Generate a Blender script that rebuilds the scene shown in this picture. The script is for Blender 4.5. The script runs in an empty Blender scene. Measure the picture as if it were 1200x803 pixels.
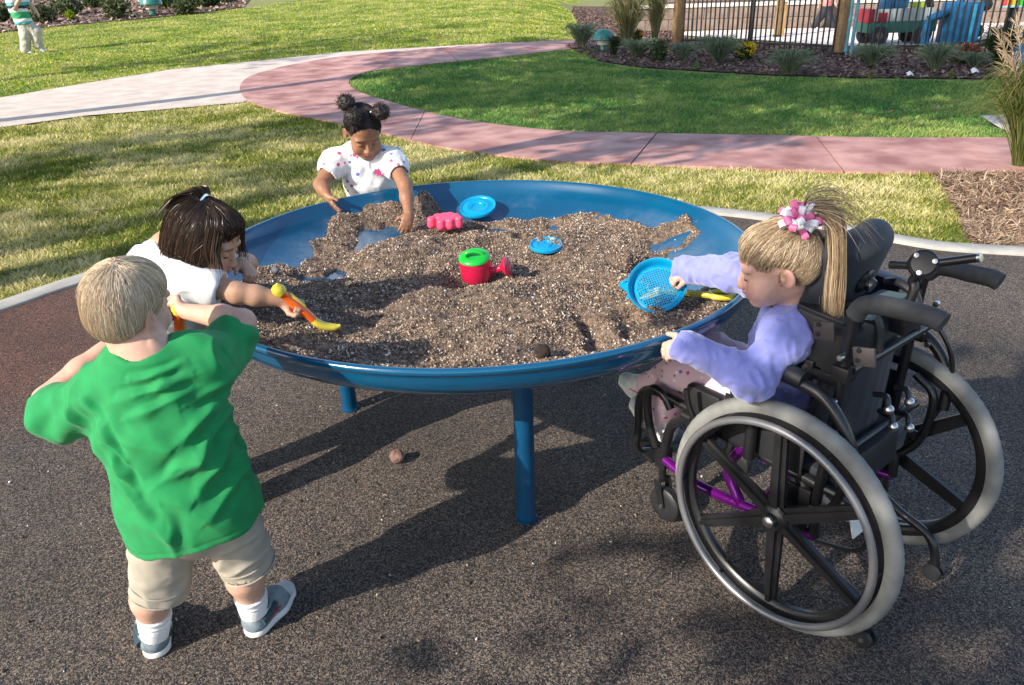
import bpy, bmesh, math, random
import numpy as np
from mathutils import Vector, Matrix
from mathutils.geometry import delaunay_2d_cdt
random.seed(7); RNG = np.random.default_rng(7)
scn = bpy.context.scene
COL = scn.collection
PI = math.pi
# ------------------------------------------------------------ camera
CAM_H = 1.5; PITCH = math.radians(25.45); ROLL = math.radians(2.05); FPX = 900.0
cd = bpy.data.cameras.new('camera'); cam = bpy.data.objects.new('camera', cd); COL.objects.link(cam)
cd.sensor_width = 36; cd.lens = FPX/1200*36; cd.clip_start = 0.05; cd.clip_end = 600
cam.matrix_world = Matrix.Translation((0, 0, CAM_H)) @ Matrix.Rotation(PI/2-PITCH, 4, 'X') @ Matrix.Rotation(-ROLL, 4, 'Z')
scn.camera = cam
# ------------------------------------------------------------ light
SUN_AZ = math.radians(37.0)      # direction the light travels towards, from +X to +Y
SUN_EL = math.radians(31.0)
LDIR = Vector((math.cos(SUN_AZ)*math.cos(SUN_EL), math.sin(SUN_AZ)*math.cos(SUN_EL), -math.sin(SUN_EL)))
sl = bpy.data.lights.new('sun', 'SUN'); sun = bpy.data.objects.new('sun', sl); COL.objects.link(sun)
sl.energy = 3.9; sl.angle = math.radians(0.5); sl.color = (1.0, 0.91, 0.78)
sun.rotation_euler = LDIR.to_track_quat('-Z', 'Y').to_euler(); sun.location = (-20, -15, 20)
wd = bpy.data.worlds.new('World'); scn.world = wd; wd.use_nodes = True
nt = wd.node_tree; nt.nodes.clear()
wo = nt.nodes.new('ShaderNodeOutputWorld'); bg = nt.nodes.new('ShaderNodeBackground'); sk = nt.nodes.new('ShaderNodeTexSky')
sk.sky_type = 'NISHITA'; sk.sun_disc = False; sk.sun_elevation = SUN_EL
toward = -LDIR
sk.sun_rotation = math.atan2(toward.x, toward.y)
sk.air_density = 1.0; sk.dust_density = 1.2; sk.ozone_density = 1.0
bg.inputs['Strength'].default_value = 0.15
nt.links.new(sk.outputs[0], bg.inputs[0]); nt.links.new(bg.outputs[0], wo.inputs[0])
scn.view_settings.view_transform = 'Standard'; scn.view_settings.look = 'None'
scn.view_settings.exposure = 0.90; scn.view_settings.gamma = 1
# ------------------------------------------------------------ geometry of the place
def ray(px, py):
    dx = px-600.0; dy = py-401.5; c, s = math.cos(ROLL), math.sin(ROLL)
    a = (dx*c-dy*s)/FPX; b = -(dx*s+dy*c)/FPX; c, s = math.cos(PITCH), math.sin(PITCH)
    return np.array([a, c+b*s, -s+b*c])
def g(px, py, h=0.0):
    d = ray(px, py); return d*((h-CAM_H)/d[2])+np.array([0, 0, CAM_H])
def at(px, py, y):
    d = ray(px, py); return d*(y/d[1])+np.array([0, 0, CAM_H])
def T(x, y):
    x = np.asarray(x, float); y = np.asarray(y, float)
    u = y-13.0; sp = np.where(u > 20, u, np.log1p(np.exp(np.clip(u, -30, 20))))
    w = np.clip((4.5-x)/5.0, 0, 1); w = w*w*(3-2*w)
    return 0.045*sp*w
def gp(px, py, dz=0.0):
    d = ray(px, py); lo = 1.0; f = lambda t: CAM_H+d[2]*t-float(T(d[0]*t, d[1]*t))-dz
    t = 1.0
    while f(t) > 0 and t < 300: lo = t; t *= 1.03
    hi = t
    for _ in range(40):
        m = (lo+hi)/2
        if f(m) > 0: lo = m
        else: hi = m
    return np.array([d[0]*hi, d[1]*hi, CAM_H+d[2]*hi])
# wheelchair frame: forward, left (towards the camera), origin on the ground between the drive wheels
CF = np.array([-0.6149, 0.7886, 0.0]); CL = np.array([-0.7886, -0.6149, 0.0]); CC = np.array([0.835, 1.649, 0.0])
def cw(fw, lat, z): return CC+CF*fw+CL*lat+np.array([0, 0, z])
TC = np.array([-0.103, 2.436, 0.0]); RIMZ = 0.70; RIMR = 0.89
# ------------------------------------------------------------ objects
ORG = {}
def tag(o, label=None, cat=None, group=None, kind=None):
    if label: o['label'] = label
    if cat: o['category'] = cat
    if group: o['group'] = group
    if kind: o['kind'] = kind
    return o
def thing(name, label, cat, loc=(0, 0, 0), group=None):
    o = bpy.data.objects.new(name, None); COL.objects.link(o); o.empty_display_size = 0.1
    o.location = Vector([float(v) for v in loc]); ORG[o.name] = np.array(loc, float)
    return tag(o, label, cat, group)
def mesh_np(name, V, F, mats, parent=None, smooth=True, col=None, midx=None, origin=None):
    """V (n,3) world space; F (m,3) or (m,4) array or list of tuples"""
    V = np.asarray(V, float)
    o0 = ORG[parent.name] if parent is not None else (np.zeros(3) if origin is None else np.array(origin, float))
    me = bpy.data.meshes.new(name)
    if isinstance(F, np.ndarray):
        k = F.shape[1]; m = len(F)
        me.vertices.add(len(V)); me.vertices.foreach_set('co', (V-o0).astype(np.float32).ravel())
        me.loops.add(m*k); me.loops.foreach_set('vertex_index', F.astype(np.int32).ravel())
        me.polygons.add(m); me.polygons.foreach_set('loop_start', np.arange(0, m*k, k, dtype=np.int32))
        if midx is not None: me.polygons.foreach_set('material_index', np.asarray(midx, np.int32))
        me.update(calc_edges=True)
    else:
        me.from_pydata([tuple(v) for v in (V-o0)], [], [tuple(f) for f in F])
        if midx is not None: me.polygons.foreach_set('material_index', np.asarray(midx, np.int32))
    me.validate()
    if col is not None:
        a = me.color_attributes.new('Col', 'FLOAT_COLOR', 'POINT')
        c = np.ones((len(V), 4), np.float32); c[:, :col.shape[1]] = col
        a.data.foreach_set('color', c.ravel())
    if smooth and len(me.polygons): me.polygons.foreach_set('use_smooth', np.ones(len(me.polygons), bool))
    for mt in (mats if isinstance(mats, (list, tuple)) else [mats]): me.materials.append(mt)
    o = bpy.data.objects.new(name, me); COL.objects.link(o)
    if parent is not None: o.parent = parent
    elif origin is not None: o.location = Vector([float(v) for v in origin])
    ORG[o.name] = o0.copy()
    return o
def nrm(v):
    v = np.asarray(v, float); return v/np.linalg.norm(v)
def frame(z, hint=(0, 0, 1)):
    z = nrm(z); h = np.array(hint, float)
    if abs(z@nrm(h)) > .98: h = np.array([1., 0, 0])
    x = nrm(np.cross(h, z)); return np.stack([x, np.cross(z, x), z], 1)
def catmull(P, n=6, closed=False):
    P = np.asarray(P, float); m = len(P); out = []
    rng = range(m) if closed else range(m-1)
    for i in rng:
        p1, p2 = P[i], P[(i+1) % m]
        p0 = P[(i-1) % m] if (closed or i > 0) else 2*p1-p2
        p3 = P[(i+2) % m] if (closed or i+2 < m) else 2*p2-p1
        for t in np.arange(n)/n:
            out.append(.5*((2*p1)+(-p0+p2)*t+(2*p0-5*p1+4*p2-p3)*t*t+(-p0+3*p1-3*p2+p3)*t**3))
    if not closed: out.append(P[-1])
    return np.array(out)
class MB:
    def __init__(s): s.V = []; s.F = []; s.n = 0; s.M = []
    def add(s, V, F, m=0):
        s.V.append(np.asarray(V, float)); s.F += [tuple(int(i)+s.n for i in f) for f in F]; s.M += [m]*len(F); s.n += len(V); return s
    def box(s, c, half, R=None, bev=0.0, m=0):
        bm = bmesh.new(); bmesh.ops.create_cube(bm, size=2)
        for v in bm.verts: v.co = Vector((v.co.x*half[0], v.co.y*half[1], v.co.z*half[2]))
        if bev > 0: bmesh.ops.bevel(bm, geom=list(bm.edges), offset=bev, segments=2, affect='EDGES', profile=.6)
        bm.verts.index_update()
        V = np.array([v.co[:] for v in bm.verts]); F = [[v.index for v in f.verts] for f in bm.faces]; bm.free()
        R = np.eye(3) if R is None else np.asarray(R)
        return s.add(V@R.T+np.asarray(c, float), F, m)
    def tube(s, P, r, n=10, closed=False, cap=True, sm=0, m=0):
        P = np.asarray(P, float)
        if sm:
            if np.ndim(r): r = np.interp(np.linspace(0, 1, sm*(len(P)-(0 if closed else 1))+(0 if closed else 1)), np.linspace(0, 1, len(r)), r)
            P = catmull(P, sm, closed)
        k = len(P); r = np.full(k, r) if np.ndim(r) == 0 else np.asarray(r, float)
        Tn = np.zeros_like(P)
        for i in range(k):
            a = P[(i-1) % k] if (closed or i > 0) else P[i]; b = P[(i+1) % k] if (closed or i < k-1) else P[i]
            Tn[i] = nrm(b-a)
        R = frame(Tn[0]); x = R[:, 0]; V = []
        ang = np.arange(n)*2*PI/n
        for i in range(k):
            x = nrm(x-Tn[i]*(x@Tn[i])); y = np.cross(Tn[i], x)
            V.append(P[i]+r[i]*(np.cos(ang)[:, None]*x+np.sin(ang)[:, None]*y))
        V = np.concatenate(V); F = []
        for i in range(k if closed else k-1):
            for j in range(n):
                a, b = i*n, ((i+1) % k)*n; F.append((a+j, a+(j+1) % n, b+(j+1) % n, b+j))
        if cap and not closed:
            F.append(tuple(range(n))[::-1]); F.append(tuple((k-1)*n+j for j in range(n)))
        return s.add(V, F, m)
    def lathe(s, prof, c=(0, 0, 0), axis=(0, 0, 1), n=32, m=0, hint=(0, 1, 0), cap=True):
        R = frame(axis, hint); ang = np.arange(n)*2*PI/n; V = []; F = []
        for r, h in prof:
            V.append(np.stack([r*np.cos(ang), r*np.sin(ang), np.full(n, h)], 1)@R.T+np.asarray(c, float))
        for i in range(len(prof)-1):
            for j in range(n): F.append((i*n+j, i*n+(j+1) % n, (i+1)*n+(j+1) % n, (i+1)*n+j))
        if cap and prof[0][0] > 1e-5: F.append(tuple(range(n))[::-1])
        if cap and prof[-1][0] > 1e-5: F.append(tuple((len(prof)-1)*n+j for j in range(n)))
        return s.add(np.concatenate(V), F, m)
    def ell(s, c, r, R=None, n=12, m=0):
        prof = [(max(1e-6, math.sin(t)), -math.cos(t)) for t in np.linspace(0.0, PI, n)]
        t = MB(); t.lathe(prof, n=n+4); R = np.eye(3) if R is None else R
        return s.add((np.concatenate(t.V)*np.asarray(r))@R.T+np.asarray(c, float), t.F, m)
    def prism(s, poly, z0, z1, R=None, c=(0, 0, 0), m=0):
        n = len(poly); V = [(p[0], p[1], z0) for p in poly]+[(p[0], p[1], z1) for p in poly]
        F = [tuple(range(n))[::-1], tuple(range(n, 2*n))]+[(i, (i+1) % n, n+(i+1) % n, n+i) for i in range(n)]
        R = np.eye(3) if R is None else R
        return s.add(np.array(V)@R.T+np.asarray(c, float), F, m)
    def build(s, name, mats, parent=None, smooth=True, origin=None, sharp=True, col=None):
        V = np.concatenate(s.V)
        o = mesh_np(name, V, s.F, mats, parent, smooth, col=col, midx=s.M, origin=origin)
        if smooth and sharp:
            o.data.set_sharp_from_angle(angle=math.radians(38))
        return o
# ------------------------------------------------------------ noise
def vnoise(P, seed=0):
    P = np.asarray(P, np.float32); i = np.floor(P).astype(np.int64); f = P-i; f = f*f*(3-2*f); out = 0
    for dx in (0, 1):
        for dy in (0, 1):
            for dz in (0, 1):
                h = ((i[..., 0]+dx)*73856093) ^ ((i[..., 1]+dy)*19349663) ^ ((i[..., 2]+dz)*83492791) ^ (seed*2654435)
                h = (h ^ (h >> 13))*1274126177; h = h & 0x7fffffff; h = h ^ (h >> 16)
                w = (f[..., 0] if dx else 1-f[..., 0])*(f[..., 1] if dy else 1-f[..., 1])*(f[..., 2] if dz else 1-f[..., 2])
                out = out+w*((h & 0xffff)/65535.0)
    return out*2-1
def fbm(P, o=3, seed=0):
    P = np.asarray(P, np.float32); return sum(vnoise(P*2**k, seed+k)/2**k for k in range(o))
def sstep(a, b, x):
    t = np.clip((x-a)/(b-a), 0, 1); return t*t*(3-2*t)
# ------------------------------------------------------------ materials
def _n(nt, t, **kw):
    n = nt.nodes.new(t)
    for k, v in kw.items(): setattr(n, k, v)
    return n
def mat(name, c, rough=.6, var=.12, vs=8.0, bump=0.0, bs=150.0, metal=0.0, coat=0.0, attr=False, sss=0.0, spec=.5, c2=None, det=4.0, sheen=0.0, alpha=None, trans=0.0, bdist=.004, coord='Object', twosided_t=0.0):
    m = bpy.data.materials.new(name); m.use_nodes = True; nt = m.node_tree; B = nt.nodes['Principled BSDF']; L = nt.links.new
    B.inputs['Roughness'].default_value = rough; B.inputs['Metallic'].default_value = metal
    B.inputs['Specular IOR Level'].default_value = spec; B.inputs['Coat Weight'].default_value = coat; B.inputs['Coat Roughness'].default_value = .08
    if sss: B.inputs['Subsurface Weight'].default_value = sss; B.inputs['Subsurface Radius'].default_value = (.012, .004, .002); B.inputs['Subsurface Scale'].default_value = 1
    if sheen: B.inputs['Sheen Weight'].default_value = sheen; B.inputs['Sheen Roughness'].default_value = .5
    if trans: B.inputs['Transmission Weight'].default_value = trans
    tc = _n(nt, 'ShaderNodeTexCoord'); no = _n(nt, 'ShaderNodeTexNoise'); no.inputs['Scale'].default_value = vs; no.inputs['Detail'].default_value = det
    L(tc.outputs[coord], no.inputs['Vector'])
    mx = _n(nt, 'ShaderNodeMix', data_type='RGBA')
    c = np.array(c[:3], float); lo = c*(1-var); hi = np.minimum(1, c*(1+var)) if c2 is None else np.array(c2)
    if c2 is not None: lo = c
    rp = _n(nt, 'ShaderNodeMapRange'); rp.inputs['From Min'].default_value = .35; rp.inputs['From Max'].default_value = .65
    L(no.outputs['Fac'], rp.inputs['Value']); L(rp.outputs[0], mx.inputs['Factor'])
    if attr:
        at_ = _n(nt, 'ShaderNodeAttribute', attribute_name='Col')
        mu = _n(nt, 'ShaderNodeMix', data_type='RGBA', blend_type='MULTIPLY'); mu.inputs['Factor'].default_value = 1
        mx.inputs['A'].default_value = (1-var, 1-var, 1-var, 1); mx.inputs['B'].default_value = (1, 1, 1, 1)
        L(at_.outputs['Color'], mu.inputs['A']); L(mx.outputs['Result'], mu.inputs['B']); L(mu.outputs['Result'], B.inputs['Base Color'])
    else:
        mx.inputs['A'].default_value = (*lo, 1); mx.inputs['B'].default_value = (*hi, 1); L(mx.outputs['Result'], B.inputs['Base Color'])
    if bump:
        n2 = _n(nt, 'ShaderNodeTexNoise'); n2.inputs['Scale'].default_value = bs; n2.inputs['Detail'].default_value = 3; L(tc.outputs[coord], n2.inputs['Vector'])
        bp = _n(nt, 'ShaderNodeBump'); bp.inputs['Strength'].default_value = bump; bp.inputs['Distance'].default_value = bdist
        L(n2.outputs['Fac'], bp.inputs['Height']); L(bp.outputs[0], B.inputs['Normal'])
    if twosided_t:
        tr = _n(nt, 'ShaderNodeBsdfTranslucent'); ms = _n(nt, 'ShaderNodeMixShader'); ms.inputs[0].default_value = twosided_t
        src = B.inputs['Base Color'].links[0].from_socket; L(src, tr.inputs['Color'])
        out = nt.nodes['Material Output']; L(B.outputs[0], ms.inputs[1]); L(tr.outputs[0], ms.inputs[2]); L(ms.outputs[0], out.inputs['Surface'])
    return m
# ------------------------------------------------------------ signed distance modelling: blobs joined smoothly, meshed by surface nets
class SDF:
    def __init__(s, disp=None, dmax=.012): s.p = []; s.disp = disp; s.dmax = dmax
    def rc(s, a, b, r1, r2=None, k=.02, sq=None, op='+'):
        r2 = r1 if r2 is None else r2; s.p.append(('rc', op, k, np.array(a, np.float32), np.array(b, np.float32), r1, r2, None if sq is None else (nrm(sq[0]).astype(np.float32), sq[1]))); return s
    def ell(s, c, r, R=None, k=.02, op='+'):
        R = np.eye(3) if R is None else R
        s.p.append(('ell', op, k, np.array(c, np.float32), np.array(r, np.float32), np.array(R, np.float32))); return s
    def box(s, c, h, R=None, rd=.005, k=.01, op='+'):
        R = np.eye(3) if R is None else R
        s.p.append(('box', op, k, np.array(c, np.float32), np.array(h, np.float32)-rd, np.array(R, np.float32), rd)); return s
    def cut(s, o, n, k=.004):   # removes the side the normal points to
        s.p.append(('pl', '-', k, np.array(o, np.float32), nrm(n).astype(np.float32))); return s
    def chain(s, P, R, k=.02, op='+', sq=None):
        for i in range(len(P)-1): s.rc(P[i], P[i+1], R[i], R[i+1], k, sq, op)
        return s
    @staticmethod
    def one(p, X):
        t = p[0]
        if t == 'rc':
            a, b, r1, r2, sq = p[3:8]; Y = X-a; ba = b-a; f = 1.0
            if sq is not None:
                ax, f = sq; Y = Y+(1/f-1)*(Y@ax)[..., None]*ax; ba = ba+(1/f-1)*(ba@ax)*ax
            h = np.clip((Y@ba)/max(1e-9, float(ba@ba)), 0, 1); q = Y-h[..., None]*ba
            d = np.sqrt(np.einsum('...i,...i', q, q))-(r1+(r2-r1)*h)
            return d*f if f < 1 else d
        if t == 'ell':
            c, r, R = p[3:6]; Y = (X-c)@R; k0 = np.sqrt((((Y/r))**2).sum(-1)); k1 = np.sqrt(((Y/(r*r))**2).sum(-1))
            return k0*(k0-1)/np.maximum(k1, 1e-6)
        if t == 'box':
            c, h, R, rd = p[3:7]; q = np.abs((X-c)@R)-h
            return np.sqrt((np.maximum(q, 0)**2).sum(-1))+np.minimum(q.max(-1), 0)-rd
        if t == 'pl': return -((X-p[3])@p[4])   # negative on removed side
    def val(s, X, act):
        d = np.full(X.shape[:-1], 9.0, np.float32)
        for p in act:
            e = SDF.one(p, X); k = p[2]
            if p[1] == '+':
                h = np.maximum(k-np.abs(d-e), 0)/k; d = np.minimum(d, e)-h*h*k*.25
            else:
                e = -e; h = np.maximum(k-np.abs(d-e), 0)/k; d = np.maximum(d, e)+h*h*k*.25
        return d
    def bounds(s):
        lo = np.full(3, 9e9); hi = -lo
        for p in s.p:
            if p[1] != '+': continue
            if p[0] == 'rc':
                r = max(p[5], p[6])
                if p[7] is not None and p[7][1] > 1: r *= p[7][1]
                a = np.minimum(p[3], p[4])-r; b = np.maximum(p[3], p[4])+r
            elif p[0] == 'ell': r = float(p[4].max()); a = p[3]-r; b = p[3]+r
            else: r = float(np.linalg.norm(p[4])+p[6]); a = p[3]-r; b = p[3]+r
            lo = np.minimum(lo, a); hi = np.maximum(hi, b)
        return lo-.03, hi+.03
    def mesh(s, h=.003, B=12):
        lo, hi = s.bounds(); NB = np.ceil((hi-lo)/(h*B)).astype(int)+1
        lo = lo.astype(np.float32); N = NB*B+4
        gid = lambda I: (I[..., 0]*N[1]+I[..., 1])*N[2]+I[..., 2]
        bi = np.stack(np.meshgrid(*[np.arange(n) for n in NB], indexing='ij'), -1).reshape(-1, 3)
        cen = lo+(bi*B+B/2).astype(np.float32)*h; rad = (B/2+1)*h*1.7321+s.dmax
        D = np.stack([SDF.one(p, cen) for p in s.p]); plus = np.array([p[1] == '+' for p in s.p]); K = np.array([p[2] for p in s.p])
        best = D[plus].min(0); v0 = s.val(cen, s.p); ok = np.abs(v0) < rad*1.25+.005
        ar = np.arange(B+2); G = np.stack(np.meshgrid(ar, ar, ar, indexing='ij'), -1)
        cells_id = []; cells_v = []; quads = []
        cor = np.stack(np.meshgrid([0, 1], [0, 1], [0, 1], indexing='ij'), -1).reshape(-1, 3)
        edges = [(a, b) for a in range(8) for b in range(a+1, 8) if np.abs(cor[a]-cor[b]).sum() == 1]
        for q in np.nonzero(ok)[0]:
            act = [s.p[i] for i in range(len(s.p)) if (D[i, q] < best[q]+2*rad+K[i] if plus[i] else D[i, q] < rad+K[i])]
            base = bi[q]*B; I = base+G; X = lo+I.astype(np.float32)*h
            v = s.val(X, act); neg = v < 0
            if neg.all() or not neg.any(): continue
            n = B+1
            c8 = np.stack([v[c[0]:c[0]+n, c[1]:c[1]+n, c[2]:c[2]+n] for c in cor], -1); m8 = c8 < 0
            mask = m8.any(-1) & ~m8.all(-1); mk = mask[:B, :B, :B]
            idx = np.argwhere(mk)
            if len(idx):
                cc = c8[:B, :B, :B][mk]; acc = np.zeros((len(idx), 3)); cnt = np.zeros(len(idx))
                for a, b in edges:
                    va, vb = cc[:, a], cc[:, b]; cr = (va < 0) != (vb < 0)
                    t = np.where(cr, va/np.where(cr, va-vb, 1), 0)[:, None]
                    acc += np.where(cr[:, None], cor[a]+(cor[b]-cor[a])*t, 0); cnt += cr
                cells_id.append(gid(base+idx)); cells_v.append(lo+(base+idx+acc/cnt[:, None])*h)
            # edges owned by the block: point index 1..B in the two other axes
            for ax in range(3):
                o1, o2 = (ax+1) % 3, (ax+2) % 3
                sl0 = [slice(1, B+1)]*3; sl0[ax] = slice(0, B); sl1 = list(sl0); sl1[ax] = slice(1, B+1)
                a = neg[tuple(sl0)]; b = neg[tuple(sl1)]; e = np.argwhere(a != b)
                if not len(e): continue
                off = np.ones(3, int); off[ax] = 0; P = base+e+off
                u = np.zeros(3, int); u[o1] = 1; w = np.zeros(3, int); w[o2] = 1
                Q = np.stack([gid(P-u-w), gid(P-w), gid(P), gid(P-u)], 1)
                fl = a[tuple(e.T)]; Q[~fl] = Q[~fl][:, ::-1]; quads.append(Q)
        ids = np.concatenate(cells_id); V = np.concatenate(cells_v); Q = np.concatenate(quads)
        o = np.argsort(ids); ids = ids[o]; V = V[o]
        J = np.clip(np.searchsorted(ids, Q), 0, len(ids)-1); good = (ids[J] == Q).all(1); F = J[good]
        used = np.zeros(len(V), bool); used[F.ravel()] = True; re = np.cumsum(used)-1
        V = V[used]; F = re[F]
        if s.disp is not None:
            fn = np.cross(V[F[:, 2]]-V[F[:, 0]], V[F[:, 3]]-V[F[:, 1]]); N = np.stack([sum(np.bincount(F[:, i], fn[:, k], len(V)) for i in range(4)) for k in range(3)], 1)
            N /= np.linalg.norm(N, axis=1)[:, None]+1e-12; V = V-N*s.disp(V.astype(np.float32))[:, None]
        return V, F
def relax(V, F, it=2, lam=.5):
    n = len(V); J = np.concatenate([np.concatenate([np.roll(F, -1, 1)[:, i], np.roll(F, 1, 1)[:, i]]) for i in range(F.shape[1])]); I = np.concatenate([np.concatenate([F[:, i], F[:, i]]) for i in range(F.shape[1])])
    C = np.maximum(np.bincount(I, minlength=n), 1)
    for _ in range(it):
        S = np.stack([np.bincount(I, V[J, k], n) for k in range(3)], 1); V = V+lam*(S/C[:, None]-V)
    return V
# ------------------------------------------------------------ ground materials
def rubber_mat():
    m = mat('rubber granules', (.1, .1, .1), .85); nt = m.node_tree; L = nt.links.new; B = nt.nodes['Principled BSDF']
    tc = _n(nt, 'ShaderNodeTexCoord')
    wn = _n(nt, 'ShaderNodeTexNoise'); wn.inputs['Scale'].default_value = 90; L(tc.outputs['Object'], wn.inputs['Vector'])
    mxv = _n(nt, 'ShaderNodeMix', data_type='RGBA', blend_type='LINEAR_LIGHT'); mxv.inputs['Factor'].default_value = .008
    L(tc.outputs['Object'], mxv.inputs['A']); L(wn.outputs['Color'], mxv.inputs['B'])
    vo = _n(nt, 'ShaderNodeTexVoronoi'); vo.inputs['Scale'].default_value = 310; L(mxv.outputs['Result'], vo.inputs['Vector'])
    sp = _n(nt, 'ShaderNodeSeparateColor'); L(vo.outputs['Color'], sp.inputs[0])
    rp = _n(nt, 'ShaderNodeValToRGB'); cr = rp.color_ramp; cr.interpolation = 'CONSTANT'
    e = cr.elements; e[0].position = 0; e[0].color = (.013, .013, .016, 1); e[1].position = .36; e[1].color = (.032, .028, .028, 1)
    for p, c in ((.52, (.125, .093, .074)), (.69, (.215, .162, .125)), (.89, (.31, .245, .195)), (.96, (.075, .062, .058))): k = e.new(p); k.color = (*c, 1)
    L(sp.outputs['Red'], rp.inputs['Fac'])
    # redder granules towards the far left
    sx = _n(nt, 'ShaderNodeSeparateXYZ'); L(tc.outputs['Object'], sx.inputs[0])
    dv = _n(nt, 'ShaderNodeVectorMath', operation='DISTANCE'); dv.inputs[1].default_value = (-2.75, 3.25, 0); L(tc.outputs['Object'], dv.inputs[0])
    big = _n(nt, 'ShaderNodeTexNoise'); big.inputs['Scale'].default_value = 1.3; big.inputs['Detail'].default_value = 5; L(tc.outputs['Object'], big.inputs['Vector'])
    ad = _n(nt, 'ShaderNodeMath', operation='MULTIPLY_ADD'); ad.inputs[1].default_value = .5; L(big.outputs['Fac'], ad.inputs[0]); L(dv.outputs['Value'], ad.inputs[2])
    mr = _n(nt, 'ShaderNodeMapRange'); mr.inputs['From Min'].default_value = 1.45; mr.inputs['From Max'].default_value = .95; L(ad.outputs[0], mr.inputs['Value'])
    red = _n(nt, 'ShaderNodeMix', data_type='RGBA', blend_type='MULTIPLY'); L(mr.outputs[0], red.inputs['Factor']); L(rp.outputs[0], red.inputs['A']); red.inputs['B'].default_value = (1.2, .74, .64, 1)
    wear = _n(nt, 'ShaderNodeMapRange'); wear.inputs['From Min'].default_value = .3; wear.inputs['From Max'].default_value = .7; wear.inputs['To Min'].default_value = .55; wear.inputs['To Max'].default_value = 1.08; L(big.outputs['Fac'], wear.inputs['Value'])
    mu = _n(nt, 'ShaderNodeMix', data_type='RGBA', blend_type='MULTIPLY'); mu.inputs['Factor'].default_value = 1; L(red.outputs['Result'], mu.inputs['A'])
    cb = _n(nt, 'ShaderNodeCombineXYZ')
    for i in range(3): L(wear.outputs[0], cb.inputs[i])
    L(cb.outputs[0], mu.inputs['B']); L(mu.outputs['Result'], B.inputs['Base Color'])
    inv = _n(nt, 'ShaderNodeMath', operation='SUBTRACT'); inv.inputs[0].default_value = 1; L(vo.outputs['Distance'], inv.inputs[1])
    hh = _n(nt, 'ShaderNodeMath', operation='MULTIPLY_ADD'); hh.inputs[1].default_value = .5; L(sp.outputs['Green'], hh.inputs[0]); L(inv.outputs[0], hh.inputs[2])
    bp = _n(nt, 'ShaderNodeBump'); bp.inputs['Strength'].default_value = .6; bp.inputs['Distance'].default_value = .003; L(hh.outputs[0], bp.inputs['Height']); L(bp.outputs[0], B.inputs['Normal'])
    return m
M_rubber = rubber_mat()
M_turf = mat('turf soil', (.13, .15, .035), .95, c2=(.27, .26, .085), vs=6, bump=.6, bs=60, bdist=.01, det=8)
M_conc = mat('pale concrete', (.50, .42, .36), .85, c2=(.64, .55, .48), vs=3.5, bump=.25, bs=90, det=10)
M_kerb = mat('kerb concrete', (.33, .32, .295), .85, c2=(.44, .425, .39), vs=9, bump=.3, bs=120, det=10)
M_pink = mat('pink stamped concrete', (.28, .11, .09), .6, c2=(.55, .30, .255), vs=2.6, bump=.5, bs=14, det=10, bdist=.006)  # dark tone is staining plus some cast shadow streaks put into the colour
M_joint = mat('dark joint', (.13, .085, .075), .9)
M_mulch = mat('mulch', (.075, .042, .032), .95, c2=(.14, .085, .064), vs=25, bump=1, bs=45, bdist=.02, det=8)
M_plaza = mat('plaza paving', (.72, .62, .56), .8, c2=(.82, .73, .67), vs=2, bump=.1)

def poly_sheet(name, poly, dz, mt, res=.5, kind='structure', parent=None, smooth=True):
    poly = [np.array(p[:2], float) for p in poly]; n = len(poly)
    xs = np.array(poly); lo = xs.min(0); hi = xs.max(0)
    X, Y = np.meshgrid(np.arange(lo[0]+res/2, hi[0], res), np.arange(lo[1]+res/2, hi[1], res)); Q = np.stack([X.ravel(), Y.ravel()], 1)
    ins = np.zeros(len(Q), bool); dist = np.full(len(Q), 9e9)
    for i in range(n):
        a, b = poly[i], poly[(i+1) % n]
        c = ((a[1] > Q[:, 1]) != (b[1] > Q[:, 1])) & (Q[:, 0] < (b[0]-a[0])*(Q[:, 1]-a[1])/(b[1]-a[1]+1e-12)+a[0]); ins ^= c
        ab = b-a; t = np.clip(((Q-a)@ab)/(ab@ab+1e-12), 0, 1); dist = np.minimum(dist, np.linalg.norm(Q-a-t[:, None]*ab, axis=1))
    Q = Q[ins & (dist > res*.25)]
    vs = [Vector(p) for p in poly]+[Vector(p) for p in Q]
    v, e, f, *_ = delaunay_2d_cdt(vs, [(i, (i+1) % n) for i in range(n)], [list(range(n))], 1, 1e-5)
    V = np.array([(p.x, p.y, 0) for p in v]); V[:, 2] = T(V[:, 0], V[:, 1])+dz
    o = mesh_np(name, V, [tuple(t) for t in f], mt, parent, smooth)
    if kind: o['kind'] = kind
    return o
def inpoly(poly, Q):
    ins = np.zeros(len(Q), bool); n = len(poly)
    for i in range(n):
        a, b = poly[i], poly[(i+1) % n]
        ins ^= ((a[1] > Q[:, 1]) != (b[1] > Q[:, 1])) & (Q[:, 0] < (b[0]-a[0])*(Q[:, 1]-a[1])/(b[1]-a[1]+1e-12)+a[0])
    return ins
# ------------------------------------------------------------ ground sheets
xs = np.concatenate([np.linspace(-160, -26, 16), np.linspace(-25, 25, 76), np.linspace(26, 160, 16)]); ys = np.concatenate([np.linspace(-120, -5, 10), np.linspace(-4, 45, 76), np.linspace(46, 220, 16)])
X, Y = np.meshgrid(xs, ys); nx = len(xs)
V = np.stack([X.ravel(), Y.ravel(), T(X, Y).ravel()-.012], 1)
ii = np.arange((len(ys)-1)*nx).reshape(-1, nx)[:, :-1].ravel(); F = np.stack([ii, ii+1, ii+nx+1, ii+nx], 1)
ground = mesh_np('lawn_ground', V, F, M_turf); ground['kind'] = 'structure'
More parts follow.
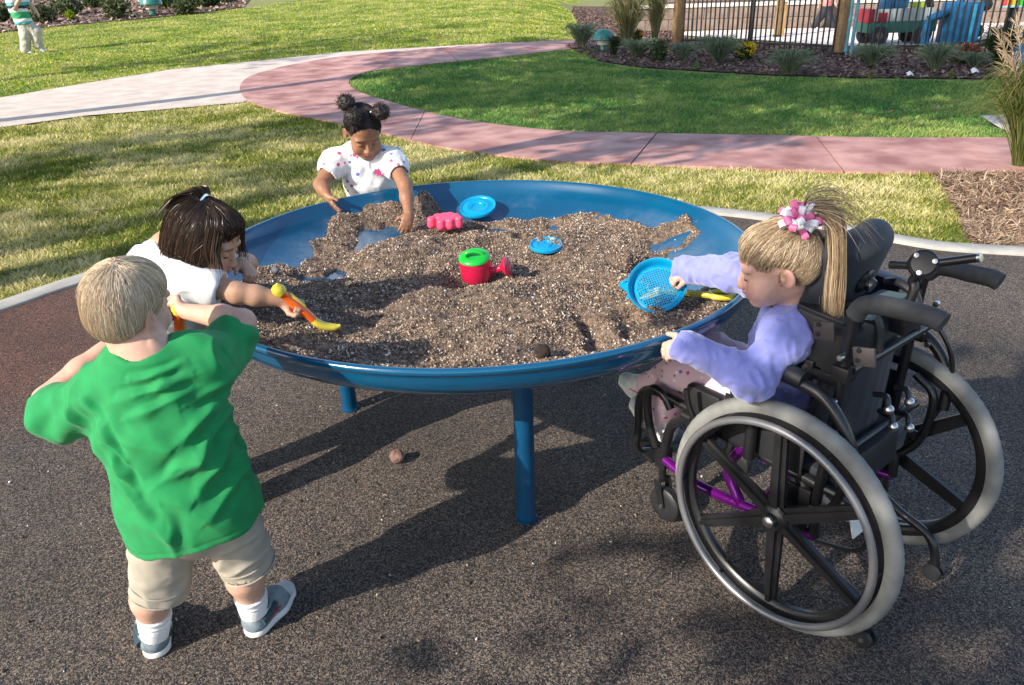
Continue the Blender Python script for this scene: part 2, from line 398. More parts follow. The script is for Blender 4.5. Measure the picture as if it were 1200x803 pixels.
# kerb line (inner edge) : arc round the table, running off to both sides
kc = np.array([0.0, 2.4]); kr = 2.98
arc = [kc+kr*np.array([math.cos(a), math.sin(a)]) for a in np.radians(np.linspace(44, 152, 30))]
kin = [(9.0, 2.2), (5.2, 3.25), (3.6, 3.78), (2.85, 4.03), (2.45, 4.18)]+[tuple(p) for p in arc]+[(-2.95, 3.28), (-3.5, 2.3), (-4.6, .9), (-8, -2.5)]
kin = [tuple(p) for p in catmull(kin, 4)]
def offset(line, d):
    L = np.array(line); t = np.gradient(L, axis=0); t /= np.linalg.norm(t, axis=1)[:, None]
    return [tuple(p) for p in L+d*np.stack([t[:, 1], -t[:, 0]], 1)]
KW = .135
kout = offset(kin, KW)
poly_sheet('rubber_surface', kin+[(-60, -4), (-60, -60), (60, -60), (60, 2.2)], .004, M_rubber, res=3.0)
mb = MB(); A, B_ = np.array(kin), np.array(kout); n = len(A); rows = [(A, .002), (A, .016), (A*.93+B_*.07, .022), (A*.07+B_*.93, .022), (B_, .016), (B_, -.02)]
V = np.concatenate([np.c_[r, np.full(n, z)] for r, z in rows]); F = [(k*n+i, k*n+i+1, (k+1)*n+i+1, (k+1)*n+i) for k in range(5) for i in range(n-1)]
F = [f[::-1] for f in F]
kerb = mb.add(V, F).build('kerb', M_kerb); kerb['kind'] = 'structure'
# paths
GP = lambda L: [gp(*p)[:2] for p in L]
outer = [np.array(p) for p in ((7.6, 4.6), (5.6, 5.3))]+GP([(1170, 205), (1000, 203), (880, 199), (750, 194), (650, 190), (560, 180), (500, 170), (460, 160), (400, 146), (330, 132), (290, 118), (281, 104), (290, 92), (315, 83), (345, 76), (400, 67), (500, 58), (600, 51), (690, 47)])+[gp(760, 44)[:2]]
inner = [np.array(p) for p in ((8.2, 6.0), (6.3, 6.65))]+GP([(1175, 163), (1050, 163), (900, 160), (750, 157), (650, 154), (560, 144), (500, 132), (450, 118), (420, 108), (409, 98), (416, 90), (440, 83), (500, 76), (600, 66), (690, 56)])+[gp(760, 51)[:2]]
def resample(L, n):
    L = catmull(L, 8); s = np.concatenate([[0], np.cumsum(np.linalg.norm(np.diff(L, axis=0), axis=1))]); t = np.linspace(0, s[-1], n)
    return np.stack([np.interp(t, s, L[:, k]) for k in range(2)], 1)
# match the two edges by hand-set pairs so the joints run across the path
po = resample(outer, 161); pi_ = resample(inner, 161)
base_poly = [tuple(p) for p in po]+[tuple(p) for p in pi_[::-1]]
path = poly_sheet('pink_path', base_poly, .0, M_joint, res=.6)
def near(L, p): return int(np.argmin(np.linalg.norm(L-np.array(p), axis=1)))
jt = [(near(po, gp(*a)[:2]), near(pi_, gp(*b)[:2])) for a, b in [((1172, 195), (1102, 163)), ((985, 202), (952, 161)), ((740, 193), (766, 157)), ((480, 164), (498, 131.5)), ((300, 122), (409, 98)), ((345, 76), (430, 85)), ((520, 57), (540, 72))]]
jt = [(0, 0)]+jt+[(160, 160)]
for (a0, b0), (a1, b1) in zip(jt[:-1], jt[1:]):
    if a1 <= a0 or b1 <= b0: continue
    P = po[a0:a1+1]; Q = pi_[b0:b1+1]; k = max(len(P), len(Q), 4); P = resample(P, k) if len(P) > 2 else np.linspace(P[0], P[-1], k); Q = resample(Q, k) if len(Q) > 2 else np.linspace(Q[0], Q[-1], k)
    c = (P.mean(0)+Q.mean(0))/2
    def shrink(L):
        L = L.copy(); d0 = nrm(L[1]-L[0]); d1 = nrm(L[-1]-L[-2]); L[0] += d0*.008; L[-1] -= d1*.008; return L
    P, Q = shrink(P), shrink(Q); m = 9; mb = MB(); top = []
    for j in range(m):
        t = j/(m-1); R = P*(1-t)+Q*t; top.append(np.c_[R, T(R[:, 0], R[:, 1])+.014])
    V = np.concatenate(top); F = [(j*k+i, (j+1)*k+i, (j+1)*k+i+1, j*k+i+1) for j in range(m-1) for i in range(k-1)]
    rim = [j*k for j in range(m-1)]+[(m-1)*k+i for i in range(k-1)]+[j*k+k-1 for j in range(m-1, 0, -1)]+[i for i in range(k-1, 0, -1)]
    n0 = len(V); low = V[rim]-np.array([0, 0, .022]); F += [(rim[i], rim[(i+1) % len(rim)], n0+(i+1) % len(rim), n0+i) for i in range(len(rim))]
    o = MB().add(np.concatenate([V, low]), F).build('slab', M_pink, path)
pale = [np.array((-14., 10.6)), np.array((-14., 7.2))]+GP([(0, 150), (100, 136), (200, 128), (285, 120)])+[tuple(p) for p in po[near(po, gp(290, 118)[:2]):near(po, gp(600, 51)[:2])+1]]+GP([(600, 50), (500, 55.5), (450, 58.5), (400, 61.5), (300, 72), (200, 82), (100, 98), (0, 115)])
poly_sheet('pale_path', pale, .006, M_conc, res=.5)
pale_poly = [tuple(p[:2]) for p in pale]
# beds
bed = GP([(686, 47), (662, 55), (700, 71), (750, 79), (800, 82), (900, 88), (1000, 91), (1100, 92), (1200, 93)])+[np.array(p) for p in ((9.5, 10.6), (16, 9), (22, 14), (13.2, 18.0), (7.2, 15.6), (4.3, 20.6), (9.8, 36), (3.5, 40))]+GP([(670, 15)])
poly_sheet('mulch_bed', bed, .010, M_mulch, res=.6); bed_poly = [tuple(p[:2]) for p in bed]
straw = GP([(1094, 204.5), (1106, 222), (1120, 245), (1135, 284)])+[np.array(p) for p in [kout[k] for k in range(len(kout)) if kout[k][0] > gp(1137, 286)[0]+.02][::-1]]+[np.array(p) for p in ((9.0, 3.9), (7.6, 4.55), (5.6, 5.25), (4.4, 5.64))]
poly_sheet('pine_straw_bed', straw, .008, M_mulch, res=.3); straw_poly = [tuple(p[:2]) for p in straw]
slab_c = GP([(1147, 137), (1260, 135), (1290, 158), (1180, 157)])
poly_sheet('concrete_apron', slab_c, .016, M_conc, res=.6)
lb = GP([(-60, 48), (0, 38), (60, 31.5), (150, 23.5), (200, 19), (285, 9)])+[gp(300, -8)[:2], gp(250, -20)[:2], gp(-80, 4)[:2]]
poly_sheet('left_mulch_bed', lb, .010, M_mulch, res=1.0); left_poly = [tuple(p[:2]) for p in lb]
pz = [(4.6, 21.0), (7.4, 15.9), (13.6, 18.2), (22, 14.4), (60, 20), (60, 60), (11, 60), (9.0, 36)]
poly_sheet('plaza', pz, .016, M_plaza, res=1.5)
# ------------------------------------------------------------ grass
M_grass = mat('grass blades', (1, 1, 1), .7, attr=True, var=.1, spec=.25, twosided_t=.35)
def grass(name, poly, N, hmin, hmax, wid, cols, seed, excl=()):
    r = np.random.default_rng(seed); P = np.array(poly); lo, hi = P.min(0), P.max(0); Q = np.zeros((0, 2))
    while len(Q) < N:
        q = lo+r.random((N*2, 2))*(hi-lo)
        # denser near the camera: keep probability falls with distance
        d = np.hypot(q[:, 0], q[:, 1]); keep = r.random(len(q)) < np.clip((4.5/d)**1.3, 0, 1)
        # only what the camera could see, with a margin
        z = q[:, 1]*math.cos(PITCH)+1.5*math.sin(PITCH); keep &= (np.abs(q[:, 0]/z) < .80) & (z > 1)
        q = q[keep]; q = q[inpoly(poly, q)]
        for e in excl: q = q[~inpoly(e, q)]
        Q = np.concatenate([Q, q])
    Q = Q[:N]; d = np.hypot(Q[:, 0], Q[:, 1]); sc = np.clip(d/6.0, .8, 3.2)
    cl = fbm(np.c_[Q*1.6, np.zeros(N)], 3, seed); cl2 = fbm(np.c_[Q*7, np.zeros(N)], 2, seed+9)
    h = (hmin+(hmax-hmin)*r.random(N))*(1+.45*cl2); a = r.random(N)*2*PI; lean = (.25+.9*r.random(N))*h; la = r.random(N)*2*PI
    w = wid*sc*(.7+.6*r.random(N)); B0 = np.c_[Q, T(Q[:, 0], Q[:, 1])-.012]
    sx = np.c_[np.cos(a), np.sin(a), np.zeros(N)]*w[:, None]/2; up = np.c_[np.cos(la)*lean, np.sin(la)*lean, h]
    V = np.stack([B0-sx, B0+sx, B0+up*.55+sx*.8+np.c_[np.zeros((N, 2)), h*.12], B0+up], 1)
    c = np.array(cols); t = np.clip(.5+.55*cl+.35*cl2+.35*r.standard_normal(N), 0, .999)*(len(c)-1); i = t.astype(int); fr = (t-i)[:, None]
    C = c[i]*(1-fr)+c[np.minimum(i+1, len(c)-1)]*fr; C *= (.85+.3*r.random(N))[:, None]
    idx = np.arange(N)*4; F = np.concatenate([np.stack([idx, idx+1, idx+2], 1), np.stack([idx, idx+2, idx+3], 1)])
    o = mesh_np(name, V.reshape(-1, 3), F, M_grass, col=np.repeat(C, 4, 0)); o['kind'] = 'stuff'; return o
STRAW = [(.12, .18, .015), (.29, .32, .04), (.50, .47, .13), (.66, .59, .25), (.74, .66, .36)]
GREEN = [(.10, .22, .008), (.21, .34, .012), (.33, .43, .02), (.47, .51, .06), (.62, .58, .20)]
DEEP = [(.06, .19, .05), (.11, .28, .06), (.20, .36, .08), (.38, .45, .13)]
outer_l = [tuple(p) for p in po[:near(po, gp(285, 118)[:2])]]
near_lawn = [k for k in kout]+[(-14, -2.5), (-14, 7.2)]+[tuple(p[:2]) for p in GP([(0, 151), (100, 137), (200, 129), (285, 121)])]+outer_l[::-1]
grass('near_grass', near_lawn, 150000, .018, .042, .0055, STRAW, 3, [straw_poly])
island = [tuple(p) for p in pi_]+[tuple(p[:2]) for p in GP([(690, 62), (700, 73), (750, 81), (800, 84), (900, 90), (1000, 93), (1100, 94), (1200, 95)])]+[(9.5, 10.5)]
grass('island_grass', island, 110000, .02, .045, .0055, DEEP, 5, [[tuple(p) for p in slab_c]])
far_l = GP([(690, 46), (600, 49.5), (500, 55), (400, 61), (300, 71), (200, 81), (100, 97), (0, 114)])+[np.array((-14., 10.8)), np.array((-34., 26.))]+GP([(0, 38.5), (60, 32), (150, 24), (200, 19.5), (290, 9), (400, -8)])+[np.array((6.0, 62.)), np.array((4.2, 45.))]+GP([(650, 0), (670, 15), (686, 44)])
grass('far_grass', [tuple(p[:2]) for p in far_l], 140000, .018, .036, .007, GREEN, 8)
# pine straw and bark litter on the beds
M_straw = mat('pine straw', (1, 1, 1), .8, attr=True)
def litter(name, poly, N, ln, wd_, cols, seed, z=.012):
    r = np.random.default_rng(seed); P = np.array(poly); lo, hi = P.min(0), P.max(0); Q = np.zeros((0, 2))
    while len(Q) < N:
        q = lo+r.random((N, 2))*(hi-lo); d = np.hypot(q[:, 0], q[:, 1]); zc = q[:, 1]*.9+.6
        q = q[inpoly(poly, q) & (r.random(N) < np.clip((5/d)**1.2, 0, 1)) & (np.abs(q[:, 0]/zc) < .8)]; Q = np.concatenate([Q, q])
    Q = Q[:N]; d = np.hypot(Q[:, 0], Q[:, 1])/5; a = r.random(N)*2*PI; l = ln*(.5+r.random(N))*np.clip(d, 1, 2); w = wd_*np.clip(d, 1, 2.4)*(.6+.8*r.random(N))
    c0 = np.c_[Q, T(Q[:, 0], Q[:, 1])+z+.016*r.random(N)]; dd = np.c_[np.cos(a), np.sin(a), .35*r.standard_normal(N)]*l[:, None]/2; s = np.c_[-np.sin(a), np.cos(a), .3*r.standard_normal(N)]*w[:, None]/2
    V = np.stack([c0-dd-s*.6, c0+dd*0-s+[0, 0, .004], c0+dd+s*.3, c0+s+[0, 0, .005]], 1); ix = np.arange(N)*4; F = np.stack([ix, ix+1, ix+2, ix+3], 1)
    C = np.array(cols)[r.integers(0, len(cols), N)]*(.7+.6*r.random(N))[:, None]
    o = mesh_np(name, V.reshape(-1, 3), F, M_straw, col=np.repeat(C, 4, 0)); o['kind'] = 'stuff'
BR = [(.20, .115, .075), (.30, .19, .13), (.12, .07, .05), (.38, .27, .19)]
litter('pine_straw', straw_poly, 14000, .09, .006, [(.30, .19, .12), (.42, .29, .19), (.18, .11, .08), (.5, .38, .26)], 11)
litter('bark_mulch', bed_poly, 26000, .05, .013, [(.14, .08, .06), (.21, .13, .10), (.09, .055, .045), (.29, .20, .15)], 12)
litter('bark_mulch', left_poly, 9000, .10, .035, [(.34, .23, .17), (.45, .33, .25), (.22, .14, .1)], 13)
# ------------------------------------------------------------ sand table
M_blue = mat('blue powder coat', (.001, .073, .165), .20, var=.10, vs=5, coat=.6, bump=.06, bs=40, spec=.6)
M_blueleg = mat('blue leg paint', (.001, .055, .135), .35, var=.15, vs=12, bump=.08, bs=60)
tab = thing('sand_table', 'large round blue dish table on tubular legs filled with dark potting soil', 'sand table', TC)
DI = [(0, .545), (.2, .547), (.4, .553), (.56, .566), (.68, .585), (.76, .609), (.82, .637), (.855, .664), (.873, .688)]
DO = [(.879, .698), (.884, .7025), (.890, .7035), (.896, .7015), (.899, .696), (.898, .689), (.8935, .684), (.889, .676), (.885, .660), (.874, .638), (.85, .616), (.80, .592), (.70, .566), (.5, .540), (.2, .530), (0, .528)]
def smooth_prof(p, n=3): return [tuple(q) for q in catmull(np.array(p), n)]
mb = MB(); mb.lathe([(max(1e-6, r), z) for r, z in smooth_prof(DI)+smooth_prof(DO)[0:]], TC, n=160)
mb.F = [f[::-1] for f in mb.F]
def glare_dust(m):   # pale dusty film painted in for sky glare, low inside the dish, and a few scuffs
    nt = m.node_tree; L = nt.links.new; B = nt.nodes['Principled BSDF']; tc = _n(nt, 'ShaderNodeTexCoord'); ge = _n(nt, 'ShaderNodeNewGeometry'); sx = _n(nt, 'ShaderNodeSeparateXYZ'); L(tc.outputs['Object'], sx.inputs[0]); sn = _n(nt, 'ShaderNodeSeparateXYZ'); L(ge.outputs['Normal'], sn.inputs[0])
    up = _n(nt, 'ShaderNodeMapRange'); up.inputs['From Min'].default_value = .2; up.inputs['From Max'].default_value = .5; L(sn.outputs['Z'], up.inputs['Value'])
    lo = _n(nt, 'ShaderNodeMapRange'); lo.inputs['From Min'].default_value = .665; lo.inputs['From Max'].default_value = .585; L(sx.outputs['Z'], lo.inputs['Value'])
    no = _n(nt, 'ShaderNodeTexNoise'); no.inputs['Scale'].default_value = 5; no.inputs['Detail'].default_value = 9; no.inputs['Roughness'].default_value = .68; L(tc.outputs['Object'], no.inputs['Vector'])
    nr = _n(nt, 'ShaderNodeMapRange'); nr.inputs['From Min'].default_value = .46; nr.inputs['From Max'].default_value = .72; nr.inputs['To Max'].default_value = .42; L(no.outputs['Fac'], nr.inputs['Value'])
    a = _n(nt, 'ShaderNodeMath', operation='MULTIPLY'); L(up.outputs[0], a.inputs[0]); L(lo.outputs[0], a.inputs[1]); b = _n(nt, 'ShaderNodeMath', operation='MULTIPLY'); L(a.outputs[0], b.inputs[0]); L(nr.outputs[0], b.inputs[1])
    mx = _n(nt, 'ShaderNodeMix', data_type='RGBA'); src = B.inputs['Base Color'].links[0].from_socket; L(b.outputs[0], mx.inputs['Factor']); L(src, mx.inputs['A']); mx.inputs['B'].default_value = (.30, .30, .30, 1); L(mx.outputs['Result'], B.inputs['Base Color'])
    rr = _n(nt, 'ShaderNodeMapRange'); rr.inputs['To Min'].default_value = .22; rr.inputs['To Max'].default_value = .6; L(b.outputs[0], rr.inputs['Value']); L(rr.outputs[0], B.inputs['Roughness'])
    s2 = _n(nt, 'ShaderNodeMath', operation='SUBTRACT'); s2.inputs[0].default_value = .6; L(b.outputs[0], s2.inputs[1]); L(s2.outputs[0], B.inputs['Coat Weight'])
glare_dust(M_blue)
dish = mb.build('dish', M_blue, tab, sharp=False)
def zb(r): return np.interp(r, [p[0] for p in DI]+[.89], [p[1] for p in DI]+[.70])
for a in (-76.8, 163.0, 43.0):
    p = TC+.56*np.array([math.cos(math.radians(a)), math.sin(math.radians(a)), 0])
    mb = MB(); mb.tube([p+[0, 0, .006], p+[0, 0, .30], p+[0, 0, .553]], .029, 24)
    leg = mb.build('leg', M_blueleg, tab)
    mb = MB(); mb.lathe([(.0295, .004), (.034, .004), (.034, .010), (.0295, .012)], p, n=24); mb.build('foot_collar', M_blueleg, leg)
# ------------------------------------------------------------ soil
M_soil = mat('potting soil', (.065, .045, .033), .95, c2=(.24, .172, .125), vs=55, bump=1.0, bs=130, det=8, bdist=.008)
M_chip = mat('bark chips', (1, 1, 1), .75, attr=True, var=.2, vs=60)
SO = [(-.915, 2.26), (-.873, 2.515), (-.80, 2.80), (-.70, 3.03), (-.585, 3.16), (-.44, 3.20), (-.34, 3.24), (-.22, 3.16), (-.1, 3.09), (.02, 3.115), (.2, 3.10), (.38, 3.10), (.47, 2.97), (.56, 2.87), (.68, 2.84), (.72, 2.66), (.58, 2.53), (.50, 2.42), (.60, 2.28), (.745, 2.26)]
SO += [(TC[0]+.855*math.cos(a), TC[1]+.855*math.sin(a)) for a in np.radians(np.linspace(-13, -165, 40))]
def sdpoly(poly, Q):
    d = np.full(len(Q), 9.)
    for i in range(len(poly)):
        a, b = np.array(poly[i]), np.array(poly[(i+1) % len(poly)]); ab = b-a; t = np.clip(((Q-a)@ab)/(ab@ab+1e-12), 0, 1)
        d = np.minimum(d, np.linalg.norm(Q-a-t[:, None]*ab, axis=1))
    return np.where(inpoly(poly, Q), d, -d)
BUMPS = [(-.35, 3.19, .07, .06, .055), (-.50, 3.13, .10, .05, .035), (-.60, 3.02, .09, .06, .02), (-.30, 2.23, .28, .10, .032), (-.62, 2.17, .16, .12, .026), (.15, 2.02, .30, .12, .030), (-.05, 2.80, .30, .10, .014), (.38, 2.98, .2, .08, .012),
         (.36, 2.62, .16, .14, .018), (-.45, 2.66, .14, .10, .016), (-.28, 2.72, .08, .08, .01), (.12, 2.47, .17, .12, -.026), (-.10, 2.44, .11, .09, -.022), (.33, 2.08, .16, .1, .012), (-.09, 2.26, .14, .05, .014), (-.74, 2.40, .16, .22, .020), (.55, 2.42, .12, .12, -.02), (-.02, 2.92, .14, .10, -.014)]
HOLES = [(-.80, 2.735, .042, .055, .09), (-.665, 2.515, .045, .03, .07), (-.60, 2.575, .035, .03, .06), (-.525, 2.60, .02, .02, .04), (-.545, 2.93, .035, .05, .06), (-.07, 3.00, .055, .022, .06), (-.05, 2.83, .05, .025, .055), (.07, 2.86, .03, .02, .04), (.53, 2.45, .07, .07, .06), (.62, 2.38, .07, .06, .05), (.29, 2.14, .05, .02, .05), (.55, 2.22, .09, .025, .05), (.33, 1.95, .03, .06, .04), (.22, 1.93, .02, .05, .035), (-.45, 3.0, .04, .03, .05)]
def soil_z(Q):
    Q = np.asarray(Q, float); r = np.hypot(Q[:, 0]-TC[0], Q[:, 1]-TC[1]); fr = np.clip((TC[1]-Q[:, 1])/.85, -1, 1)
    z = .588+.040*np.clip(fr, 0, 1)**1.2+.006*np.clip(fr, -1, 0)
    rr = np.clip((r-.5)/.36, 0, 1); z = z+rr**2*.030*np.clip(.6+fr+np.clip(-(Q[:, 0]-TC[0]), 0, 1)*.6, 0, 1.4)
    z = np.maximum(z, zb(r)+.012)
    for x, y, sx, sy, h in BUMPS: z = z+h*np.exp(-((Q[:, 0]-x)/sx)**2-((Q[:, 1]-y)/sy)**2)
    P3 = np.c_[Q, np.zeros(len(Q))]
    z = z+.020*fbm(P3*5, 3, 4)+.009*fbm(P3*17, 2, 5)
    wob = .02*fbm(P3*9, 3, 6)
    for x, y, sx, sy, h in HOLES: z = z-h*sstep(1.25, .55, np.sqrt(((Q[:, 0]-x+wob)/sx)**2+((Q[:, 1]-y-wob)/np.where(Q[:, 1] < y, sy*1.7, sy))**2)/1.6)
    sd = sdpoly(SO, Q)+.018*fbm(P3*11, 3, 8); m = sstep(-.015, .05, sd)
    zz = zb(r); return zz-.010+(np.maximum(z-zz, -.012)+.010)*m-.012*(1-m)
n = 190; X, Y = np.meshgrid(np.linspace(-.88, .88, n), np.linspace(-.88, .88, n)); Q = np.stack([X.ravel()+TC[0], Y.ravel()+TC[1]], 1)
Z = soil_z(Q); R_ = np.hypot(X, Y).ravel(); Z = np.where(R_ > .865, zb(R_)-.02, Z)
ii = np.arange((n-1)*n).reshape(-1, n)[:, :-1].ravel(); F = np.stack([ii, ii+1, ii+n+1, ii+n], 1)
F = F[((Z > zb(R_)-.018) & (R_ < .862))[F].all(1)]
used = np.unique(F); re = np.full(len(Q), -1); re[used] = np.arange(len(used))
soil = mesh_np('potting_soil', np.c_[Q, Z][used], re[F].astype(np.int32), M_soil); soil['kind'] = 'stuff'
def chips(name, Q, Zs, smin, smax, cols, wts, seed, flat=.45):
    r = np.random.default_rng(seed); N = len(Q)
    O = np.array([(1, 0, 0), (-1, 0, 0), (0, 1, 0), (0, -1, 0), (0, 0, 1), (0, 0, -1)], float)
    TF = np.array([(0, 2, 4), (2, 1, 4), (1, 3, 4), (3, 0, 4), (2, 0, 5), (1, 2, 5), (3, 1, 5), (0, 3, 5)])
    A = r.standard_normal((N, 3)); A /= np.linalg.norm(A, axis=1)[:, None]; Bv = np.cross(A, r.standard_normal((N, 3))); Bv /= np.linalg.norm(Bv, axis=1)[:, None]; Cv = np.cross(A, Bv)
    s = (smin+(smax-smin)*r.random(N)**2.2)/2; S = np.stack([s*(1+.8*r.random(N)), s*(.7+.3*r.random(N)), s*flat*(.7+.8*r.random(N))], 1)
    L = O[None]*S[:, None, :]*(1+.35*r.standard_normal((N, 6, 1)))
    V = L[..., :1]*A[:, None]+L[..., 1:2]*Bv[:, None]+L[..., 2:]*Cv[:, None]+np.c_[Q, Zs+s*.25][:, None]
    F = (TF[None]+np.arange(N)[:, None, None]*6).reshape(-1, 3)
    C = np.array(cols)[r.choice(len(cols), N, p=np.array(wts)/sum(wts))]*(.7+.6*r.random(N))[:, None]
    o = mesh_np(name, V.reshape(-1, 3), F, M_chip, smooth=False, col=np.repeat(np.minimum(C, .85), 6, 0)); o['kind'] = 'stuff'; return o
r = np.random.default_rng(21); a = r.random(150000)*2*PI; rad = .86*np.sqrt(r.random(150000)); Q = np.c_[TC[0]+rad*np.cos(a), TC[1]+rad*np.sin(a)]; Zs = soil_z(Q)
k = Zs > zb(rad)+.002; k |= (Zs > zb(rad)-.012) & (r.random(len(rad)) < .05)
k &= r.random(len(rad)) < np.clip(.62+.75*fbm(np.c_[Q*7, np.zeros(len(Q))], 3, 31), .30, 1)
Q, Zs, rad = Q[k], np.maximum(Zs, zb(rad))[k], rad[k]
chips('bark_chips', Q, Zs, .003, .0095, [(.065, .045, .033), (.15, .10, .073), (.30, .21, .15), (.48, .36, .26), (.64, .52, .40), (.8, .77, .72)], [.22, .27, .26, .17, .07, .03], 22)
rr_ = np.random.default_rng(77); a = rr_.random(2600)*2*PI; rad = .5+1.5*rr_.random(2600)**1.4; Qg = np.c_[TC[0]+rad*np.cos(a), TC[1]+rad*np.sin(a)]
chips('spilt_soil', Qg, np.full(len(Qg), .006), .003, .011, [(.06, .04, .03), (.15, .10, .07), (.32, .23, .16), (.7, .68, .64)], [.4, .3, .2, .1], 78)
# ------------------------------------------------------------ toys
M_tcy = mat('sky blue plastic', (.0, .27, .52), .3, var=.06, vs=10, coat=.2, sss=.0)
M_tred = mat('red plastic', (.55, .012, .06), .25, var=.06, coat=.3)
M_tgreen = mat('bright green plastic', (.01, .42, .04), .3, var=.06, coat=.2)
M_tpink = mat('pink plastic', (.82, .08, .17), .35, var=.05)
M_tyel = mat('yellow plastic', (.62, .50, .05), .35, var=.08, coat=.2)
M_tor = mat('orange plastic', (.85, .13, .01), .3, var=.08, coat=.3)
def disc_toy(root, c, nrm_, R, depth, mt, holes=True, name='sieve'):
    A = frame(nrm_, (0, 1, 0)); mb = MB()
    mb.lathe([(R*.80, 0.0), (R*.84, -.0015), (R*.90, depth*.55), (R*.955, depth), (R*1.0, depth+.002), (R*1.02, depth), (R*1.015, depth-.004), (R*.965, depth-.004), (R*.92, depth*.5), (R*.85, -.005), (R*.80, -.0035)], c, nrm_, 56, cap=False)
    o = mb.build('bowl_rim', mt, root)
    mb = MB(); s = .0066; m = int(R*.82/s)+1; V = []; F = []
    for i in range(-m, m+1):
        for j in range(-m, m+1):
            x, y = i*s, j*s
            if math.hypot(x, y) > R*.815: continue
            h = .0021 if holes and math.hypot(x, y) < R*.70 else 0
            q = [(x-s/2, y-s/2), (x+s/2, y-s/2), (x+s/2, y+s/2), (x-s/2, y+s/2)]; b = len(V)
            if h:
                V += [(*p, -.0015) for p in q]+[(x+h*u, y+h*v, -.0015) for u, v in ((-1, -1), (1, -1), (1, 1), (-1, 1))]+[(x+h*u, y+h*v, -.004) for u, v in ((-1, -1), (1, -1), (1, 1), (-1, 1))]
                for t in range(4): u = (t+1) % 4; F += [(b+t, b+u, b+4+u, b+4+t), (b+4+t, b+4+u, b+8+u, b+8+t)]
            else: V += [(*p, -.0015) for p in q]; F.append((b, b+1, b+2, b+3))
    mb.add(np.array(V)@A.T+c, F).build('mesh_base', mt, root, smooth=False)
SV_C = np.array([.418, 2.030, .690]); SV_N = nrm((-.22, -.70, .68))
sieve = thing('sieve', 'round sky blue plastic sieve tilted up in the hand of the girl in the wheelchair', 'sieve', SV_C)
disc_toy(sieve, SV_C, SV_N, .082, .022, M_tcy)
# rake under the sieve
rk = thing('toy_rake', 'short sky blue toy rake head half under the sieve', 'toy rake', (.33, 2.2, .63))
mb = MB(); c = g(737, 340, .64); A = frame((-.2, -.35, .9), (1, .55, 0))
mb.box(c, (.040, .010, .006), A, .003)
for k in range(5): mb.box(c+A@np.array([-.034+.017*k, .020, .004]), (.0045, .018, .004), A, .0015)
for k in range(5): mb.box(c+A@np.array([-.034+.017*k, .037, -.004]), (.0045, .004, .010), A, .0015)
mb.build('rake_head', M_tcy, rk); mb = MB(); mb.tube([c+A@np.array([.02, -.01, 0]), c+A@np.array([.05, -.05, .004])], .008, 10); mb.build('handle', M_tcy, rk)
# yellow shovel
sh = thing('toy_shovel', 'yellow toy shovel with open loop handle lying right of the sieve', 'toy shovel', (.55, 2.03, .65))
p0 = g(800, 343, .655); p1 = g(832, 346, .665); p2 = g(853, 345, .665); p00 = g(768, 340, .635)
mb = MB(); mb.tube([p00, p0, p1], [.010, .009, .010], 8); mb.build('shaft', M_tyel, sh)
d = nrm(p2-p1); s_ = nrm(np.cross((0, 0, 1), d)); L = .062
loop = [p1+d*.0, p1+d*.012+s_*.018, p1+d*.045+s_*.024, p1+d*L+s_*.016, p1+d*L-s_*.016, p1+d*.045-s_*.024, p1+d*.012-s_*.018]
mb = MB(); mb.tube(loop, .0085, 8, closed=True, sm=4); mb.build('loop_handle', M_tyel, sh)
bl = frame((-.1, -.3, .9), d); mb = MB(); mb.ell(p00-d*.03+[0, 0, -.012], (.05, .035, .012), np.stack([d, s_, np.cross(d, s_)], 1), 8); mb.build('blade', M_tyel, sh)
# watering can
wc_c = np.array([-.112, 2.47, .578]); wt = thing('watering_can', 'small red toy watering can with green top sunk in the soil', 'watering can', wc_c)
ax = nrm((-.05, -.22, .97)); mb = MB()
mb.lathe([(.050, 0), (.0525, .004), (.0535, .03), (.053, .070), (.051, .076)], wc_c, ax, 40); mb.build('body', M_tred, wt)
mb = MB(); mb.lathe([(.0515, .074), (.054, .077), (.0535, .080), (.050, .085), (.040, .090), (.032, .0915), (.027, .089), (.0265, .084)], wc_c, ax, 40)
mb.build('lid', M_tgreen, wt)
b = wc_c+ax*.086
mb = MB(); mb.tube([b+[-.032, -.004, -.004], b+[-.024, -.006, .010], b+[0, -.006, .015], b+[.026, -.006, .008], b+[.036, 0, -.014]], .0075, 10, sm=5); mb.build('handle', M_tgreen, wt)
sp = wc_c+ax*.026+np.array([.046, -.008, 0]); mb = MB(); mb.tube([sp, sp+[.028, -.004, .006], sp+[.045, -.006, .012]], [.014, .0115, .013], 14); so = mb.build('spout', M_tred, wt)
mb = MB(); rd = nrm((.93, -.30, .22)); mb.lathe([(.012, -.012), (.019, -.004), (.031, .004), (.034, .010), (.033, .014), (.028, .0165), (.0, .018)], sp+[.050, -.008, .015], rd, 28); mb.build('sprinkler_head', M_tred, wt)
# pink mould
pm_c = g(522, 262, .625); pm = thing('sand_mould', 'pink lumpy animal shaped sand mould lying on the soil', 'sand mould', pm_c)
S_ = SDF(); 
for dx, dy, rr in ((-.055, -.005, .018), (-.030, .012, .022), (-.004, .018, .021), (.020, .018, .022), (.044, .006, .019), (.055, -.018, .017), (.02, -.026, .019), (-.015, -.030, .019), (.0, -.005, .03), (.033, -.012, .02), (.012, .035, .015)):
    S_.rc(pm_c+[dx, dy, .0], pm_c+[dx, dy, .022], rr, rr*.9, k=.006)
S_.cut(pm_c+[0, 0, .034], (-.05, -.2, 1), .006); V, F = S_.mesh(.003); mesh_np('mould_shell', V, F, M_tpink, pm)
